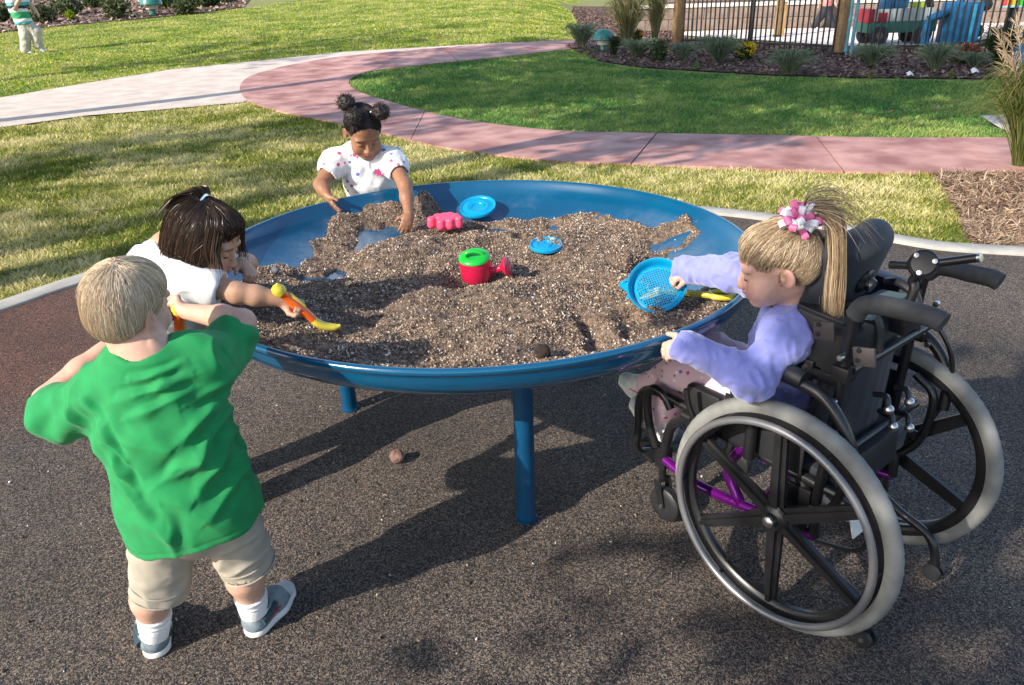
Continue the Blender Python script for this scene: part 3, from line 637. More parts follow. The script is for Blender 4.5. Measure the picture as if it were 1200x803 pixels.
# blue lid by the far rim, and the half buried one
lid_c = g(560, 243, .635); ld = thing('frisbee', 'sky blue plastic frisbee leaning on the far side of the dish', 'frisbee', lid_c)
def lid(root, c, nv, R):
    mb = MB(); mb.lathe([(0.0001, .004), (R*.5, .004), (R*.55, .0065), (R*.60, .004), (R*.84, .003), (R*.90, .008), (R*.97, .009), (R, .004), (R*.99, -.003), (R*.9, -.001), (.0001, 0)], c, nv, 44); mb.build('lid_plate', M_tcy, root)
    A = frame(nv); mb = MB(); mb.tube([c+A@np.array([R*.35*math.cos(t), R*.3*math.sin(t), .005]) for t in np.linspace(.3, 3.6, 14)], .003, 6); mb.build('relief', M_tcy, root)
lid(ld, lid_c, nrm((-.08, -.30, .95)), .078)
bl_c = g(640, 288, .603); bl_ = thing('frisbee', 'sky blue plastic frisbee mostly buried in the middle of the soil', 'frisbee', bl_c); lid(bl_, bl_c, nrm((0, -.12, .99)), .062)
# pebble and soil clods
M_clod = mat('dry clod', (.20, .115, .09), .9, var=.3, vs=60, bump=.8, bs=90, bdist=.004)
def clod(label, c, r0, cat='clod', name='clod', mt=M_clod, seed=0):
    S = SDF(disp=lambda X: .12*r0*fbm((X-c)/r0*1.6, 2, seed).astype(np.float32), dmax=.01); S.ell(c, (r0, r0*.95, r0*.95)); V, F = S.mesh(r0/9, 8)
    return tag(mesh_np(name, V-0, F, mt, origin=c), label, cat)
bc = g(466, 543, 0); clod('round brown ball of dry soil on the rubber ground under the table', bc+[0, 0, .030], .0262)
M_peb = mat('grey pebble', (.13, .12, .13), .7, var=.3, vs=40)
clod('small grey pebble on the soil by the bare blue patch', g(323, 316, .64), .014, 'pebble', 'pebble', M_peb, 3)
M_dk = mat('damp clod', (.028, .018, .014), .95, var=.3, vs=80, bump=.8, bs=90)
clod('dark damp clod near the front edge of the soil', g(636, 412, .645), .020, 'clod', 'clod', M_dk, 5)
# ------------------------------------------------------------ people
def skin_mat(name, rough=.5): return mat(name, (1, 1, 1), rough, attr=True, var=.13, vs=55, sss=.12, spec=.4, bump=.12, bs=500, bdist=.001)
def HF(fwd, up=(0, 0, 1)):
    """head frame, columns right, forward, up"""
    f = nrm(fwd); r = nrm(np.cross(f, np.array(up, float))); return np.stack([r, f, np.cross(r, f)], 1)
def head(S, c, R, s=1.0, chub=1.0, nose=1.0, lips=1.0, lid=True):
    W = lambda *p: np.asarray(c)+R@(np.array(p)*s)
    E = lambda p, r, k=.02, op='+', q=None: S.ell(W(*p), np.array(r)*s, R if q is None else R@q, k*s, op)
    E((0, -.014, .030), (.0695, .084, .074)); E((0, .034, .040), (.056, .046, .052), .03)
    E((0, .030, -.030), (.054, .052, .062), .03); E((0, .045, -.062), (.038, .034, .032), .025)
    for x in (-1, 1):
        E((x*.035*chub, .053, -.038), (.026, .027, .027), .022); E((x*.028, .074, .018), (.022, .010, .008), .016)
        E((x*.0295, .089, -.003), (.0165, .010, .0105), .012, '-'); E((x*.0285, .0715, -.003), (.0125, .0125, .0105), .006)
        a = math.radians(18*x); q = np.array([[math.cos(a), -math.sin(a), 0], [math.sin(a), math.cos(a), 0], [0, 0, 1]])
        E((x*.073, -.014, -.012), (.0075, .017, .026), .008, '+', q); E((x*.078, -.011, -.010), (.005, .009, .016), .006, '-', q); E((x*.0715, -.003, -.014), (.004, .004, .007), .006)
        E((x*.0095*nose, .091, -.034), (.0068, .0068, .0058), .006)
    E((0, .066, -.083), (.017, .015, .014), .02)
    S.rc(W(0, .083, -.002), W(0, .0975, -.030), .0060*s, .0085*s, .012*s)
    E((0, .077, -.054), (.022, .012, .014), .014)
    S.rc(W(-.014, .0845, -.0530), W(0, .0910, -.0508), .0032*s*lips, .0050*s*lips, .005*s); S.rc(W(.014, .0845, -.0530), W(0, .0910, -.0508), .0032*s*lips, .0050*s*lips, .005*s)
    S.rc(W(-.010, .0850, -.0610), W(.010, .0850, -.0610), .0055*s*lips, .0048*s*lips, .005*s)
    S.rc(W(-.017, .0915, -.0562), W(.017, .0915, -.0562), .0012*s, .0012*s, .003*s, None, '-')
def head_color(V, C, c, R, s, skin, lip, brow, chk=.25):
    L = (V-np.asarray(c))@R/s; skin = np.array(skin); lip = np.array(lip); brow = np.array(brow)
    near = np.linalg.norm(L, axis=1) < .14
    def blend(w, col):
        w = (w*near)[:, None]; C[:] = C*(1-w)+np.array(col)*w
    ck = np.zeros(len(V))
    for x in (-.036, .036): ck += np.exp(-(((L[:, 0]-x)/.022)**2+((L[:, 2]+.034)/.018)**2))*(L[:, 1] > .04)
    blend(np.clip(ck, 0, 1)*chk, lip)
    lp = sstep(.019, .014, np.abs(L[:, 0]))*sstep(-.068, -.064, L[:, 2])*sstep(-.0465, -.0495, L[:, 2]-(.0))*(L[:, 1] > .076); blend(lp*.75, lip)
    for x in (-.030, .030):
        u = L[:, 0]-x; b = sstep(.0042, .0022, np.abs(L[:, 2]-.0175+u*u*6))*sstep(.017, .013, np.abs(u))*(L[:, 1] > .055); blend(b*.75, brow)
    er = (np.abs(L[:, 0]) > .068)*(np.abs(L[:, 1]+.012) < .02)*(np.abs(L[:, 2]+.01) < .03); blend(er*.22, lip)
def eyes(parent, c, R, s, iris, open_=.35, mats=None, lashc=None):
    """lowered lids: a lash line, and a slit of eye under it"""
    for x in (-1, 1):
        W = lambda *p: np.asarray(c)+R@(np.array(p)*s)
        pts = [W(x*.0285+u*.0115, .0835-u*u*.0062-.0005, -.0058-.0022*(1-u*u)+.001) for u in np.linspace(-1, 1, 9)]
        mb = MB(); mb.tube(pts, [.0004*s, .0008*s, .0011*s, .0013*s, .0013*s, .0013*s, .0012*s, .0009*s, .0005*s], 6); mb.build('eyelash', lashc, parent)
        mb = MB(); mb.ell(W(x*.0285, .0722, -.0072), np.array([.0112, .0112, .0070])*s, R, 12); mb.build('eye', iris, parent)
def hand(S, w, f, n, right, L=.105, curl=((.3, .4, .3),)*4, spread=(.12, .03, -.05, -.14), thumb=((.55, .80, -.25), (.85, .4, -.35)), k=.0035, fl=(.047, .052, .049, .039), tl=1.0):
    """w wrist, f towards the fingers, n out of the back of the hand; returns fingertips"""
    f = nrm(f); n = nrm(n-f*(np.dot(n, f))); t = np.cross(n, f)*(1 if right else -1); q = L/.105; w = np.asarray(w, float); tips = []
    S.rc(w, w+f*.018*q, .0150*q, .0185*q, .012, (n, .72))
    S.rc(w+f*.018*q+t*.007*q, w+f*.042*q+t*.010*q, .0165*q, .0150*q, .010, (n, .66)); S.rc(w+f*.018*q-t*.007*q, w+f*.040*q-t*.011*q, .0155*q, .0138*q, .010, (n, .66))
    for i, off in enumerate((.0178, .0062, -.0058, -.0168)):
        c = curl[min(i, len(curl)-1)]; p = w+f*(.046-.004*(i == 3)-.002*(i == 0))*q+t*off*q; d = nrm(f+t*spread[i]); up = n
        for j, (fr, r0, r1) in enumerate(((.44, .0068, .0062), (.31, .0062, .0057), (.25, .0057, .0050))):
            ax = np.cross(up, d); a = c[j]; d2 = d*math.cos(a)-up*math.sin(a); up = up*math.cos(a)+d*math.sin(a); d = d2
            e = p+d*fl[i]*fr*q; sc = (.97, 1, .97, .86)[i]*q
            S.rc(p, e, r0*sc, r1*sc, k if j else .006); p = e
        tips.append(p)
    p = w+f*.014*q+t*.014*q; a, b = thumb; d = nrm(f*a[0]+t*a[1]+n*a[2]); e = p+d*.026*q*tl; S.rc(p, e, .0098*q, .0078*q, .008)
    d = nrm(f*b[0]+t*b[1]+n*b[2]); e2 = e+d*.022*q*tl; S.rc(e, e2, .0076*q, .0062*q, .004); tips.append(e2)
    return tips
def wrinkle(scale, amp, seed, stretch=(1, 1, 1), R=None):
    R = np.eye(3) if R is None else R; st = np.array(stretch, np.float32); R = R.astype(np.float32)
    def f(X):
        Y = (X@R)*st*scale; w = vnoise(Y+.8*vnoise(Y*.5, seed+3)[..., None], seed); return (-amp*(1-np.abs(w)*1.9)+amp*.35*vnoise(Y*2.7, seed+1)).astype(np.float32)
    return f
def skin_obj(name, S, h, mt, skin, parent, heads=(), rel=1):
    V, F = S.mesh(h); V = relax(V, F, rel, .5)
    C = np.tile(np.array(skin, float), (len(V), 1)); 
    for fn in heads: fn(V, C)
    return mesh_np(name, V, F, mt, parent, col=C)
def cloth_obj(name, S, h, mt, parent, colf=None, rel=1):
    V, F = S.mesh(h); V = relax(V, F, rel, .5); C = None
    if colf is not None: C = colf(V)
    return mesh_np(name, V, F, mt, parent, col=C)
def strands(name, paths, w, mt, parent, cols, seed=0, crossed=True, taper=True):
    """paths (n,k,3) hair locks as thin crossed ribbons"""
    r = np.random.default_rng(seed); P = np.asarray(paths, float); n, k, _ = P.shape
    tg = np.gradient(P, axis=1); tg /= np.linalg.norm(tg, axis=2, keepdims=True)+1e-9
    A = r.standard_normal((n, 1, 3)); s = np.cross(tg, np.broadcast_to(A, tg.shape)); s /= np.linalg.norm(s, axis=2, keepdims=True)+1e-9
    tp = np.ones(k) if not taper else np.clip(np.minimum(np.linspace(.6, 1.6, k), np.linspace(2.4, .15, k)), 0, 1)
    ww = (w*(.6+.8*r.random(n)))[:, None, None]*tp[None, :, None]/2
    sets = [s] + ([np.cross(tg, s)] if crossed else [])
    VV = []; FF = []; b = 0
    for s_ in sets:
        V = np.stack([P-s_*ww, P+s_*ww], 2).reshape(n, k*2, 3); VV.append(V.reshape(-1, 3))
        i = np.arange(k-1)*2; q = np.stack([i, i+1, i+3, i+2], 1); F = (q[None]+(np.arange(n)*k*2)[:, None, None]).reshape(-1, 4)+b; FF.append(F); b += n*k*2
    c = np.array(cols)[r.integers(0, len(cols), n)]*(.75+.5*r.random(n))[:, None]; C = np.tile(np.repeat(np.minimum(c, .95), k*2, 0), (len(sets), 1))
    return mesh_np(name, np.concatenate(VV), np.concatenate(FF), mt, parent, col=C)
def hair_mat(name, rough=.42): return mat(name, (1, 1, 1), rough, attr=True, var=.15, vs=200, spec=.5)
def scalp_pts(n, r):
    """even directions on the sphere, jittered"""
    i = np.arange(n)+.5; ph = np.arccos(1-2*i/n); th = PI*(1+5**.5)*i; d = np.stack([np.cos(th)*np.sin(ph), np.sin(th)*np.sin(ph), np.cos(ph)], 1); d += r.standard_normal((n, 3))*.03; return d/np.linalg.norm(d, axis=1)[:, None]
def body_limb(S, P, R, k=.02): S.chain(P, R, k)
M_sole = mat('white rubber sole', (.72, .72, .70), .6, var=.06); M_sock = mat('white sock', (.78, .78, .78), .9, var=.06, bump=.5, bs=300)
M_toe = mat('pale toe cap', (.46, .52, .55), .5, var=.1, vs=40)
def shoe(parent, heel, fdir, L, up=(0, 0, 1), M_up=None, M_tr=None, M_acc=None, name='shoe'):
    """a trainer: sole, upper, straps, accent stripe"""
    f = nrm(fdir); u = nrm(np.array(up, float)-f*np.dot(up, f)); r = np.cross(f, u); R = np.stack([r, f, u], 1); heel = np.asarray(heel, float); q = L/.18
    W = lambda x, y, z: heel+R@(np.array([x, y, z])*q)
    S = SDF(); S.rc(W(0, .026, .030), W(.002, .10, .030), .030*q, .033*q, .03, (u, 1.0)); S.rc(W(.002, .10, .026), W(.004, .145, .020), .033*q, .026*q, .02, (u, .85)); S.rc(W(0, .034, .04), W(0, .036, .072), .031*q, .030*q, .02); S.rc(W(0, .06, .05), W(0, .09, .042), .026*q, .025*q, .02)
    S.rc(W(0, .045, .10), W(0, .042, .060), .026*q, .022*q, .004, None, '-'); S.cut(W(0, 0, .010), -u); S.cut(W(0, .036, .078), nrm(u-.25*f), .006)
    sh_ = cloth_obj(name, S, .0028, M_up, parent)
    S = SDF(); S.rc(W(0, .028, .006), W(.003, .10, .006), .0325*q, .0365*q, .03); S.rc(W(.003, .10, .006), W(.005, .145, .008), .0365*q, .029*q, .02); S.cut(W(0, 0, .0185), u, .004); S.cut(W(0, 0, 0), -u, .003)
    cloth_obj('sole', S, .0028, M_sole, sh_)
    for y, z in ((.078, .062), (.100, .055)):
        mb = MB(); mb.tube([W(-.034, y-.006, .026), W(-.024, y, z-.012), W(0, y+.004, z), W(.024, y, z-.012), W(.034, y-.006, .026)], .0055*q, 6, sm=4); mb.build('strap', M_tr, sh_)
    for x in (-1, 1):
        mb = MB(); mb.tube([W(x*.0335, .035, .030), W(x*.036, .07, .035), W(x*.0345, .105, .030)], .0035*q, 6, sm=3); mb.build('stripe', M_acc, sh_)
    S = SDF(); S.rc(W(.003, .118, .026), W(.004, .148, .019), .0335*q, .0275*q, .02, (u, .85)); S.cut(W(0, .128, .03), nrm(-f-.3*u), .006); S.cut(W(0, 0, .012), -u); cloth_obj('toe_cap', S, .003, M_toe, sh_)
    for x in (-1, 1): mb = MB(); mb.tube([W(x*.030, .016, .043), W(x*.0325, .045, .046), W(x*.029, .074, .050)], .0105*q, 8, sm=3); mb.build('side_panel', M_tr, sh_)
    mb = MB(); mb.tube([W(-.02, .012, .030), W(0, .0035, .032), W(.02, .012, .030)], .004*q, 6, sm=3); mb.build('heel_stripe', M_acc, sh_)
    mb = MB(); mb.tube([W(-.026, .030, .071), W(0, .006, .075), W(.026, .030, .071), W(.022, .055, .074), W(0, .066, .076), W(-.022, .055, .074)], .0085*q, 8, closed=True, sm=3); mb.build('collar', M_tr, sh_)
    return sh_
def groom(name, c, R, s, rad, off, mt, parent, cols, n, w, zone, flow, steps=8, dth=.12, seed=0, lift=.012, jit=.10, grow=0.0, surf=None, dtol=.03, rag=.0):
    """locks that run over an ellipsoid round the skull along a flow until they leave the zone"""
    r = np.random.default_rng(seed); D = scalp_pts(n, r); rad = np.array(rad); off = np.array(off)
    L0 = D*rad+off; D = D[zone(L0)]; m = len(D); sh_z = np.zeros((m, 3)); sh_z[:, 2] = rag*r.random(m)**1.5; J = r.standard_normal((m, 3))*jit; hgt = 1+lift*r.random(m); P = []; q = D.copy(); alive = np.ones(m, bool); cur = q*rad*hgt[:, None]+off
    for k in range(steps):
        P.append(cur.copy()); t = flow(q)+J; t -= q*(t*q).sum(1, keepdims=True); t /= np.linalg.norm(t, axis=1, keepdims=True)+1e-9
        q2 = q+t*dth; q2 /= np.linalg.norm(q2, axis=1, keepdims=True); L = q2*rad*(hgt+grow*k)[:, None]+off
        alive &= zone(L-sh_z); q = np.where(alive[:, None], q2, q); cur = np.where(alive[:, None], L, cur)
    P = np.stack(P, 1); k = np.linalg.norm(P[:, -1]-P[:, 0], axis=1) > .012; P = P[k]
    P += .0004*r.standard_normal(P.shape)*np.arange(steps)[None, :, None]**.5
    P = np.asarray(c)+(P@R.T)*s
    if surf is not None:   # lay the locks on the modelled hair surface
        h_ = (.0004+lift*.07*r.random((len(P), 1))).astype(np.float32); Pf = P.astype(np.float32); e = np.eye(3, dtype=np.float32)*.002
        d0 = np.abs(surf.val(Pf, surf.p)) < dtol; k_ = d0[:, 0]; Pf = Pf[k_]; d0 = d0[k_]; h_ = h_[k_]
        for j_ in range(1, steps): d0[:, j_] &= d0[:, j_-1]; Pf[:, j_] = np.where(d0[:, j_, None], Pf[:, j_], Pf[:, j_-1])
        for _ in range(3):
            d = surf.val(Pf, surf.p); gr = np.stack([surf.val(Pf+e[k], surf.p)-d for k in range(3)], -1); gr /= np.linalg.norm(gr, axis=-1, keepdims=True)+1e-9; Pf = Pf-gr*np.clip(d-h_, -.03, .03)[..., None]
        P = Pf
    return strands(name, P, w, mt, parent, cols, seed+1)
def away(cr, down=.0):
    cr = nrm(cr); return lambda q: -(cr-q*(q@cr)[:, None])+np.array([0, 0, -down])
def towards(cr):
    cr = nrm(cr); return lambda q: (cr-q*(q@cr)[:, None])
# ------------------------------------------------------------ boy in the green shirt, seen from behind
SK_FAIR = (.60, .36, .27); LIP = (.55, .18, .15)
M_skin = skin_mat('fair skin'); M_hair_blond = hair_mat('blond hair', .4)
M_eye = mat('dark eye', (.03, .02, .02), .1, var=.05); M_lash = mat('lash', (.03, .02, .015), .6)
boy = thing('person', 'small blond boy in bright green shirt and beige shorts seen from behind', 'boy', (-.79, 1.43, 0))
hc = np.array([-.781, 1.462, .919]); hR = HF((.34, .93, -.12), (.10, -.05, 1)); hs = .905
S = SDF(); head(S, hc, hR, hs)
nb = np.array([-.752, 1.432, .805])
S.rc(hc+hR@np.array([0, -.018, -.045]), nb+[-.004, .0, .012], .041, .046, .025); S.rc(nb+[0, 0, .005], nb+[.004, .005, -.12], .055, .085, .04, ((0, 1, 0), .7))
S.rc(nb+[.004, .005, -.12], (-.745, 1.43, .50), .075, .08, .05, ((0, 1, 0), .7))
shL, shR = np.array([-.885, 1.45, .742]), np.array([-.652, 1.46, .800]); elL, elR = np.array([-1.046, 1.515, .682]), np.array([-.610, 1.605, .815]); wrL, wrR = np.array([-.880, 1.690, .785]), np.array([-.780, 1.710, .800])
for sh0, el0, wr0 in ((shL, elL, wrL), (shR, elR, wrR)):
    sh1 = sh0+np.array([0, .01, -.030]); S.rc(nb+[0, .01, -.06], sh1, .04, .034, .04); S.rc(sh1, el0+[0, 0, -.006], .031, .028, .02); S.rc(el0, el0*.65+wr0*.35, .0275, .0285, .015); S.rc(el0*.65+wr0*.35, wr0, .0285, .0190, .015)
tool_b = np.array([-.823, 1.735, .775])
fg = ((1.1, 1.2, .8), (1.15, 1.2, .8), (1.2, 1.2, .8), (1.2, 1.2, .8))
hand(S, wrL, tool_b-wrL+[0, 0, .01], (-.3, .75, .5), False, .098, fg, thumb=((.6, .5, .5), (.9, .1, -.3)))
hand(S, wrR, tool_b-wrR+[.01, .0, .025], (.35, .80, .35), True, .098, fg, thumb=((.6, .5, .5), (.9, .1, -.3)))
# legs
hipL, hipR = np.array([-.795, 1.425, .45]), np.array([-.695, 1.43, .46]); knL, knR = np.array([-.873, 1.425, .245]), np.array([-.672, 1.470, .260]); anL, anR = np.array([-.915, 1.432, .068]), np.array([-.682, 1.492, .065])
for a, b, c in ((hipL, knL, anL), (hipR, knR, anR)):
    S.rc(nb*.1+np.array([-.745, 1.43, .50])*.9, a, .08, .065, .04); S.rc(a, b, .062, .044, .03); S.rc(b, b*.65+c*.35+[0, -.012, 0], .043, .044, .02); S.rc(b*.65+c*.35+[0, -.012, 0], c, .044, .030, .02); S.rc(c, c+[0, .02, -.03], .030, .027, .02)
body = skin_obj('body', S, .0024, M_skin, SK_FAIR, boy, [lambda V, C: head_color(V, C, hc, hR, hs, SK_FAIR, LIP, (.45, .3, .16))])
eyes(body, hc, hR, hs, M_eye, lashc=M_lash)
# shirt
M_green = mat('green jersey', (.003, .225, .060), .85, var=.10, vs=30, bump=.3, bs=700, bdist=.0012, sheen=.08)
FD = []
for (a, b), am, w in [(((262, 462), (222, 480)), .007, .010), (((262, 470), (215, 515)), .010, .012), (((258, 488), (230, 545)), .009, .011), (((265, 520), (236, 575)), .012, .013), (((285, 560), (250, 600)), .006, .012), (((115, 505), (150, 535)), .008, .010), (((120, 525), (165, 570)), .009, .011), (((135, 555), (190, 600)), .007, .013), (((150, 452), (205, 440)), .006, .008), (((140, 470), (215, 452)), .007, .009), (((150, 490), (215, 468)), .006, .010), (((190, 560), (240, 530)), .007, .014), (((165, 600), (230, 625)), .005, .015), (((200, 590), (215, 640)), .006, .014), (((60, 490), (90, 515)), .007, .009), (((85, 480), (120, 500)), .007, .009), (((240, 410), (262, 440)), .007, .009), (((222, 420), (245, 455)), .007, .010), (((215, 500), (245, 560)), .005, .02)]:
    FD.append((at(*a, 1.345), at(*b, 1.345), am, w))
def folds(X):
    o = np.zeros(X.shape[:-1], np.float32)
    for a, b, am, w in FD:
        ab = (b-a)[[0, 2]]; Y = X[..., [0, 2]]-a[[0, 2]]; t = np.clip((Y@ab)/(ab@ab), 0, 1); q = Y-t[..., None]*ab; d = np.linalg.norm(q, axis=-1)+.006*vnoise(X*30, 4); sg = q@np.array([-ab[1], ab[0]])/np.linalg.norm(ab)
        o -= am*(np.exp(-(d/w)**2)-.75*np.exp(-((d-w*1.5)/w)**2)*(sg > 0))*(.3+.7*np.sin(t*PI))
    st = np.abs((X-np.array([-.742, 1.42, .392]))@nrm((.20, .02, -1))+.017)   # hem stitching
    return o*1.35*(X[..., 1] < 1.46)+.0016*np.exp(-(st/.0028)**2)
sr = wrinkle(15, .009, 31, (1, 1, .45), HF((.5, .2, .8)))
def sdisp(X):
    d = sr(X); t = (X-np.array([-.75, 1.43, .6], np.float32))
    # diagonal drag folds down the back and at the armpits
    u = t[..., 0]*.75+t[..., 2]*.66+.02*vnoise(X*9, 5); v = t[..., 2]
    fold = np.sin(u*75+2*vnoise(X*5, 6))*.0085*np.clip(1-np.abs(v+.02)*4.0, 0, 1)*np.clip((t[..., 0]+.02)*9, 0, 1)
    u2 = -t[..., 0]*.8+t[..., 2]*.6; fold2 = np.sin(u2*85+2*vnoise(X*5, 8))*.0065*np.clip(1-np.abs(v-.06)*6, 0, 1)*np.clip((-t[..., 0])*9, 0, 1)
    return (d*.6+fold+fold2+folds(X)).astype(np.float32)
S = SDF(sdisp, .016); yq = nrm((.10, 1, .06))
S.rc((-.762, 1.437, .765), (-.758, 1.435, .64), .100, .132, .05, (yq, .72)); S.rc((-.758, 1.435, .64), (-.742, 1.425, .44), .132, .146, .05, (yq, .74)); S.rc((-.742, 1.425, .44), (-.735, 1.425, .30), .146, .150, .05, (yq, .76))
S.rc(nb+[-.03, 0, -.03], shL+[.02, 0, 0], .048, .052, .04); S.rc(nb+[.03, 0, -.02], shR+[-.02, 0, 0], .048, .052, .04)
eL = np.array([-1.006, 1.480, .655]); eR = np.array([-.640, 1.562, .766])
S.rc(shL+[0, -.005, -.02], eL, .054, .057, .045); S.rc(shR+[0, 0, -.025], eR, .055, .056, .045)
S.rc(shL+[.03, -.005, -.05], (shL+eL)/2+[.01, 0, -.03], .05, .045, .03)
S.rc(elL+[.012, 0, -.022], elL*.6+eL*.4, .037, .046, .03); S.rc(elR+[-.002, -.018, -.024], elR*.6+eR*.4, .037, .045, .03)
# openings: hem, sleeves, neck
S.rc((-.75, 1.43, .56), (-.737, 1.425, .20), .110, .140, .008, (yq, .74), '-')
for e_, w_ in ((elL, wrL), (elR, wrR)):
    d_ = nrm(w_-e_); S.rc(e_+d_*.005, e_+d_*.13, .0385, .044, .006, None, '-')
S.cut((-.742, 1.42, .392), nrm((.20, .02, -1)), .004)
S.rc(nb+[0, .0, -.02], nb+[-.006, .004, .10], .050, .056, .006, None, '-')
shirt = cloth_obj('shirt', S, .0032, M_green, boy)
mb = MB(); A = frame(nrm((-.06, .04, 1))); ring = [nb+[-.001, .002, .016]+A@np.array([.0560*math.cos(t), .0535*math.sin(t), .010*math.sin(t)]) for t in np.linspace(0, 2*PI, 36, endpoint=False)]
mb.tube(ring, .0062, 8, closed=True); mb.build('collar', M_green, shirt)
# shorts
M_beige = mat('beige cotton', (.37, .335, .275), .9, var=.10, vs=20, bump=.3, bs=700, bdist=.001)
S = SDF(wrinkle(17, .0042, 12, (1, 1, 1.4)), .012)
S.rc((-.745, 1.428, .47), (-.745, 1.43, .43), .118, .122, .04, (yq, .8))
heL, heR = np.array([-.862, 1.420, .208]), np.array([-.658, 1.460, .238])
S.rc(hipL+[-.015, 0, -.02], heL, .075, .066, .02, (yq, .95)); S.rc(hipR+[.015, 0, -.02], heR, .075, .064, .02, (yq, .95))
dL, dR = nrm(heL-hipL), nrm(heR-hipR)
S.rc(heL-dL*.10, heL+dL*.12, .052, .066, .005, None, '-'); S.rc(heR-dR*.10, heR+dR*.12, .052, .064, .005, None, '-')
S.cut(heL+dL*.01, nrm(dL+[0, .12, 0])); shorts = None
S2 = S; V, F = S2.mesh(.0032); keep = ~(((V-(heR+dR*.01))@dR > 0) & (V[:, 0] > -.75)); Fk = F[keep[F].all(1)]
shorts = mesh_np('shorts', relax(V, F, 1), Fk, M_beige, boy)
for h_, d_, r_ in ((heL, dL, .0655), (heR, dR, .0635)):
    A = frame(d_); mb = MB()
    for off in (.004, -.024): mb.tube([h_+d_*(off+.0)+A@np.array([(r_+.0015)*math.cos(t), (r_+.001)*math.sin(t), 0]) for t in np.linspace(0, 2*PI, 30, endpoint=False)], .0022, 6, closed=True)
    mb.build('hem', M_beige, shorts)
# socks, shoes
M_shgrey = mat('grey shoe mesh', (.17, .215, .245), .6, var=.3, vs=40, bump=.3, bs=400); M_shdark = mat('dark shoe trim', (.03, .06, .075), .5); M_shred = mat('red trim', (.42, .02, .03), .4)
for an, heel, toe in ((anL, (-.902, 1.398, .006), (-1.0, 1.575, .006)), (anR, (-.690, 1.452, .006), (-.625, 1.645, .006))):
    mb = MB(); d = np.array([0, 0, 1.]); base = an+[0, 0, -.02]
    prof = [(.033, 0), (.0365, .03), (.0380, .048), (.0365, .053), (.0395, .060), (.0370, .066), (.0405, .073), (.0405, .079), (.037, .082)]
    mb.lathe(prof, base+np.array([0, -.006, 0]), nrm((knL if an is anL else knR)-an), 20); sk_ = mb.build('sock', M_sock, boy)
    shoe(boy, heel, np.array(toe)-np.array(heel), .185, M_up=M_shgrey, M_tr=M_shdark, M_acc=M_shred)
# hair: a cap with locks combed down
def blond_cap():
    S = SDF(lambda X: (.0016*np.sin(((X-hc.astype(np.float32))@hR.astype(np.float32))[..., 0]*330+4*vnoise(X*25, 2))).astype(np.float32), .01)
    W = lambda *p: hc+hR@(np.array(p)*hs)
    S.ell(W(0, -.014, .032), np.array([.0775, .091, .079])*hs, hR, .02); S.ell(W(0, -.045, -.020), np.array([.060, .050, .052])*hs, hR, .03); S.ell(W(0, .03, .055), np.array([.060, .050, .045])*hs, hR, .02)
    S.ell(W(0, .105, -.030), np.array([.075, .072, .076])*hs, hR, .01, '-')
    for x in (-1, 1): S.ell(W(x*.078, -.002, -.030), np.array([.016, .026, .034])*hs, hR, .01, '-')
    S.cut(W(0, -.06, -.066), hR@nrm((0, .25, -1)), .01)
    return S
BC = blond_cap(); V, F = BC.mesh(.0026); V = relax(V, F, 1)
hair = mesh_np('hair', V, F, M_hair_blond, boy, col=np.tile(np.array((.58, .45, .30)), (len(V), 1)))
def bz(L):
    x, y, z = L.T; hl = np.where(y < -.03, -.095, np.where(y < .035, -.036, .020)); return z > hl
groom('hair_locks', hc, hR, hs, (.0790, .0925, .0905), (0, -.014, .020), M_hair_blond, hair, [(.78, .65, .48), (.68, .53, .37), (.85, .75, .60), (.56, .42, .27), (.74, .60, .43)], 9500, .0015, bz, away((.12, -.30, .95), .25), 9, .13, 3, .03, .09, 0, BC, .03, .012)
groom('flyaway_hair', hc, hR, hs, (.0800, .0930, .0850), (0, -.014, .026), M_hair_blond, hair, [(.72, .57, .40), (.80, .68, .52)], 420, .0007, bz, away((.12, -.30, .95), .1), 6, .12, 8, .05, .5)
# the tool he holds
def claw_tool(label, p0, p1, tipdir, seed):
    root = thing('toy_rake', label, 'toy rake', (p0+p1)/2); d = nrm(p1-p0); L = np.linalg.norm(p1-p0); A = frame(d, tipdir)
    mb = MB(); mb.lathe([(0.0001, -.012), (.009, -.0105), (.0145, -.004), (.0165, .004), (.0155, .013), (.012, .02), (.0125, L*.35), (.0145, L*.55), (.0125, L*.8), (.012, L)], p0, d, 16); mb.build('handle', M_tor, root)
    mb = MB(); mb.lathe([(.0001, -.0165), (.0125, -.0125), (.0180, -.002), (.0188, .006), (.0165, .016), (.012, .019)], p0-d*.001, d, 16); mb.build('end_cap', M_tyel, root)
    mb = MB(); mb.box(p0+d*L*.45+A@np.array([0, .012, 0]), (.006, .005, L*.22), A, .003); mb.build('inlay', M_tyel, root)
    td = nrm(tipdir); mb = MB()
    s = np.cross(d, td)
    for k in (-1, 1): mb.tube([p1, p1+d*.016+s*.004*k, p1+d*.030+td*.012+s*.006*k, p1+d*.034+td*.034+s*.006*k, p1+d*.026+td*.055+s*.003*k], [.0115, .0115, .0105, .0085, .003], 10, sm=4)
    mb.build('claw', M_tyel, root); return root
claw_tool('orange handled toy rake with yellow knob upright between the hands of the boy in green', np.array([-.800, 1.722, .806]), np.array([-.832, 1.725, .665]), (.4, .6, -.6), 1)
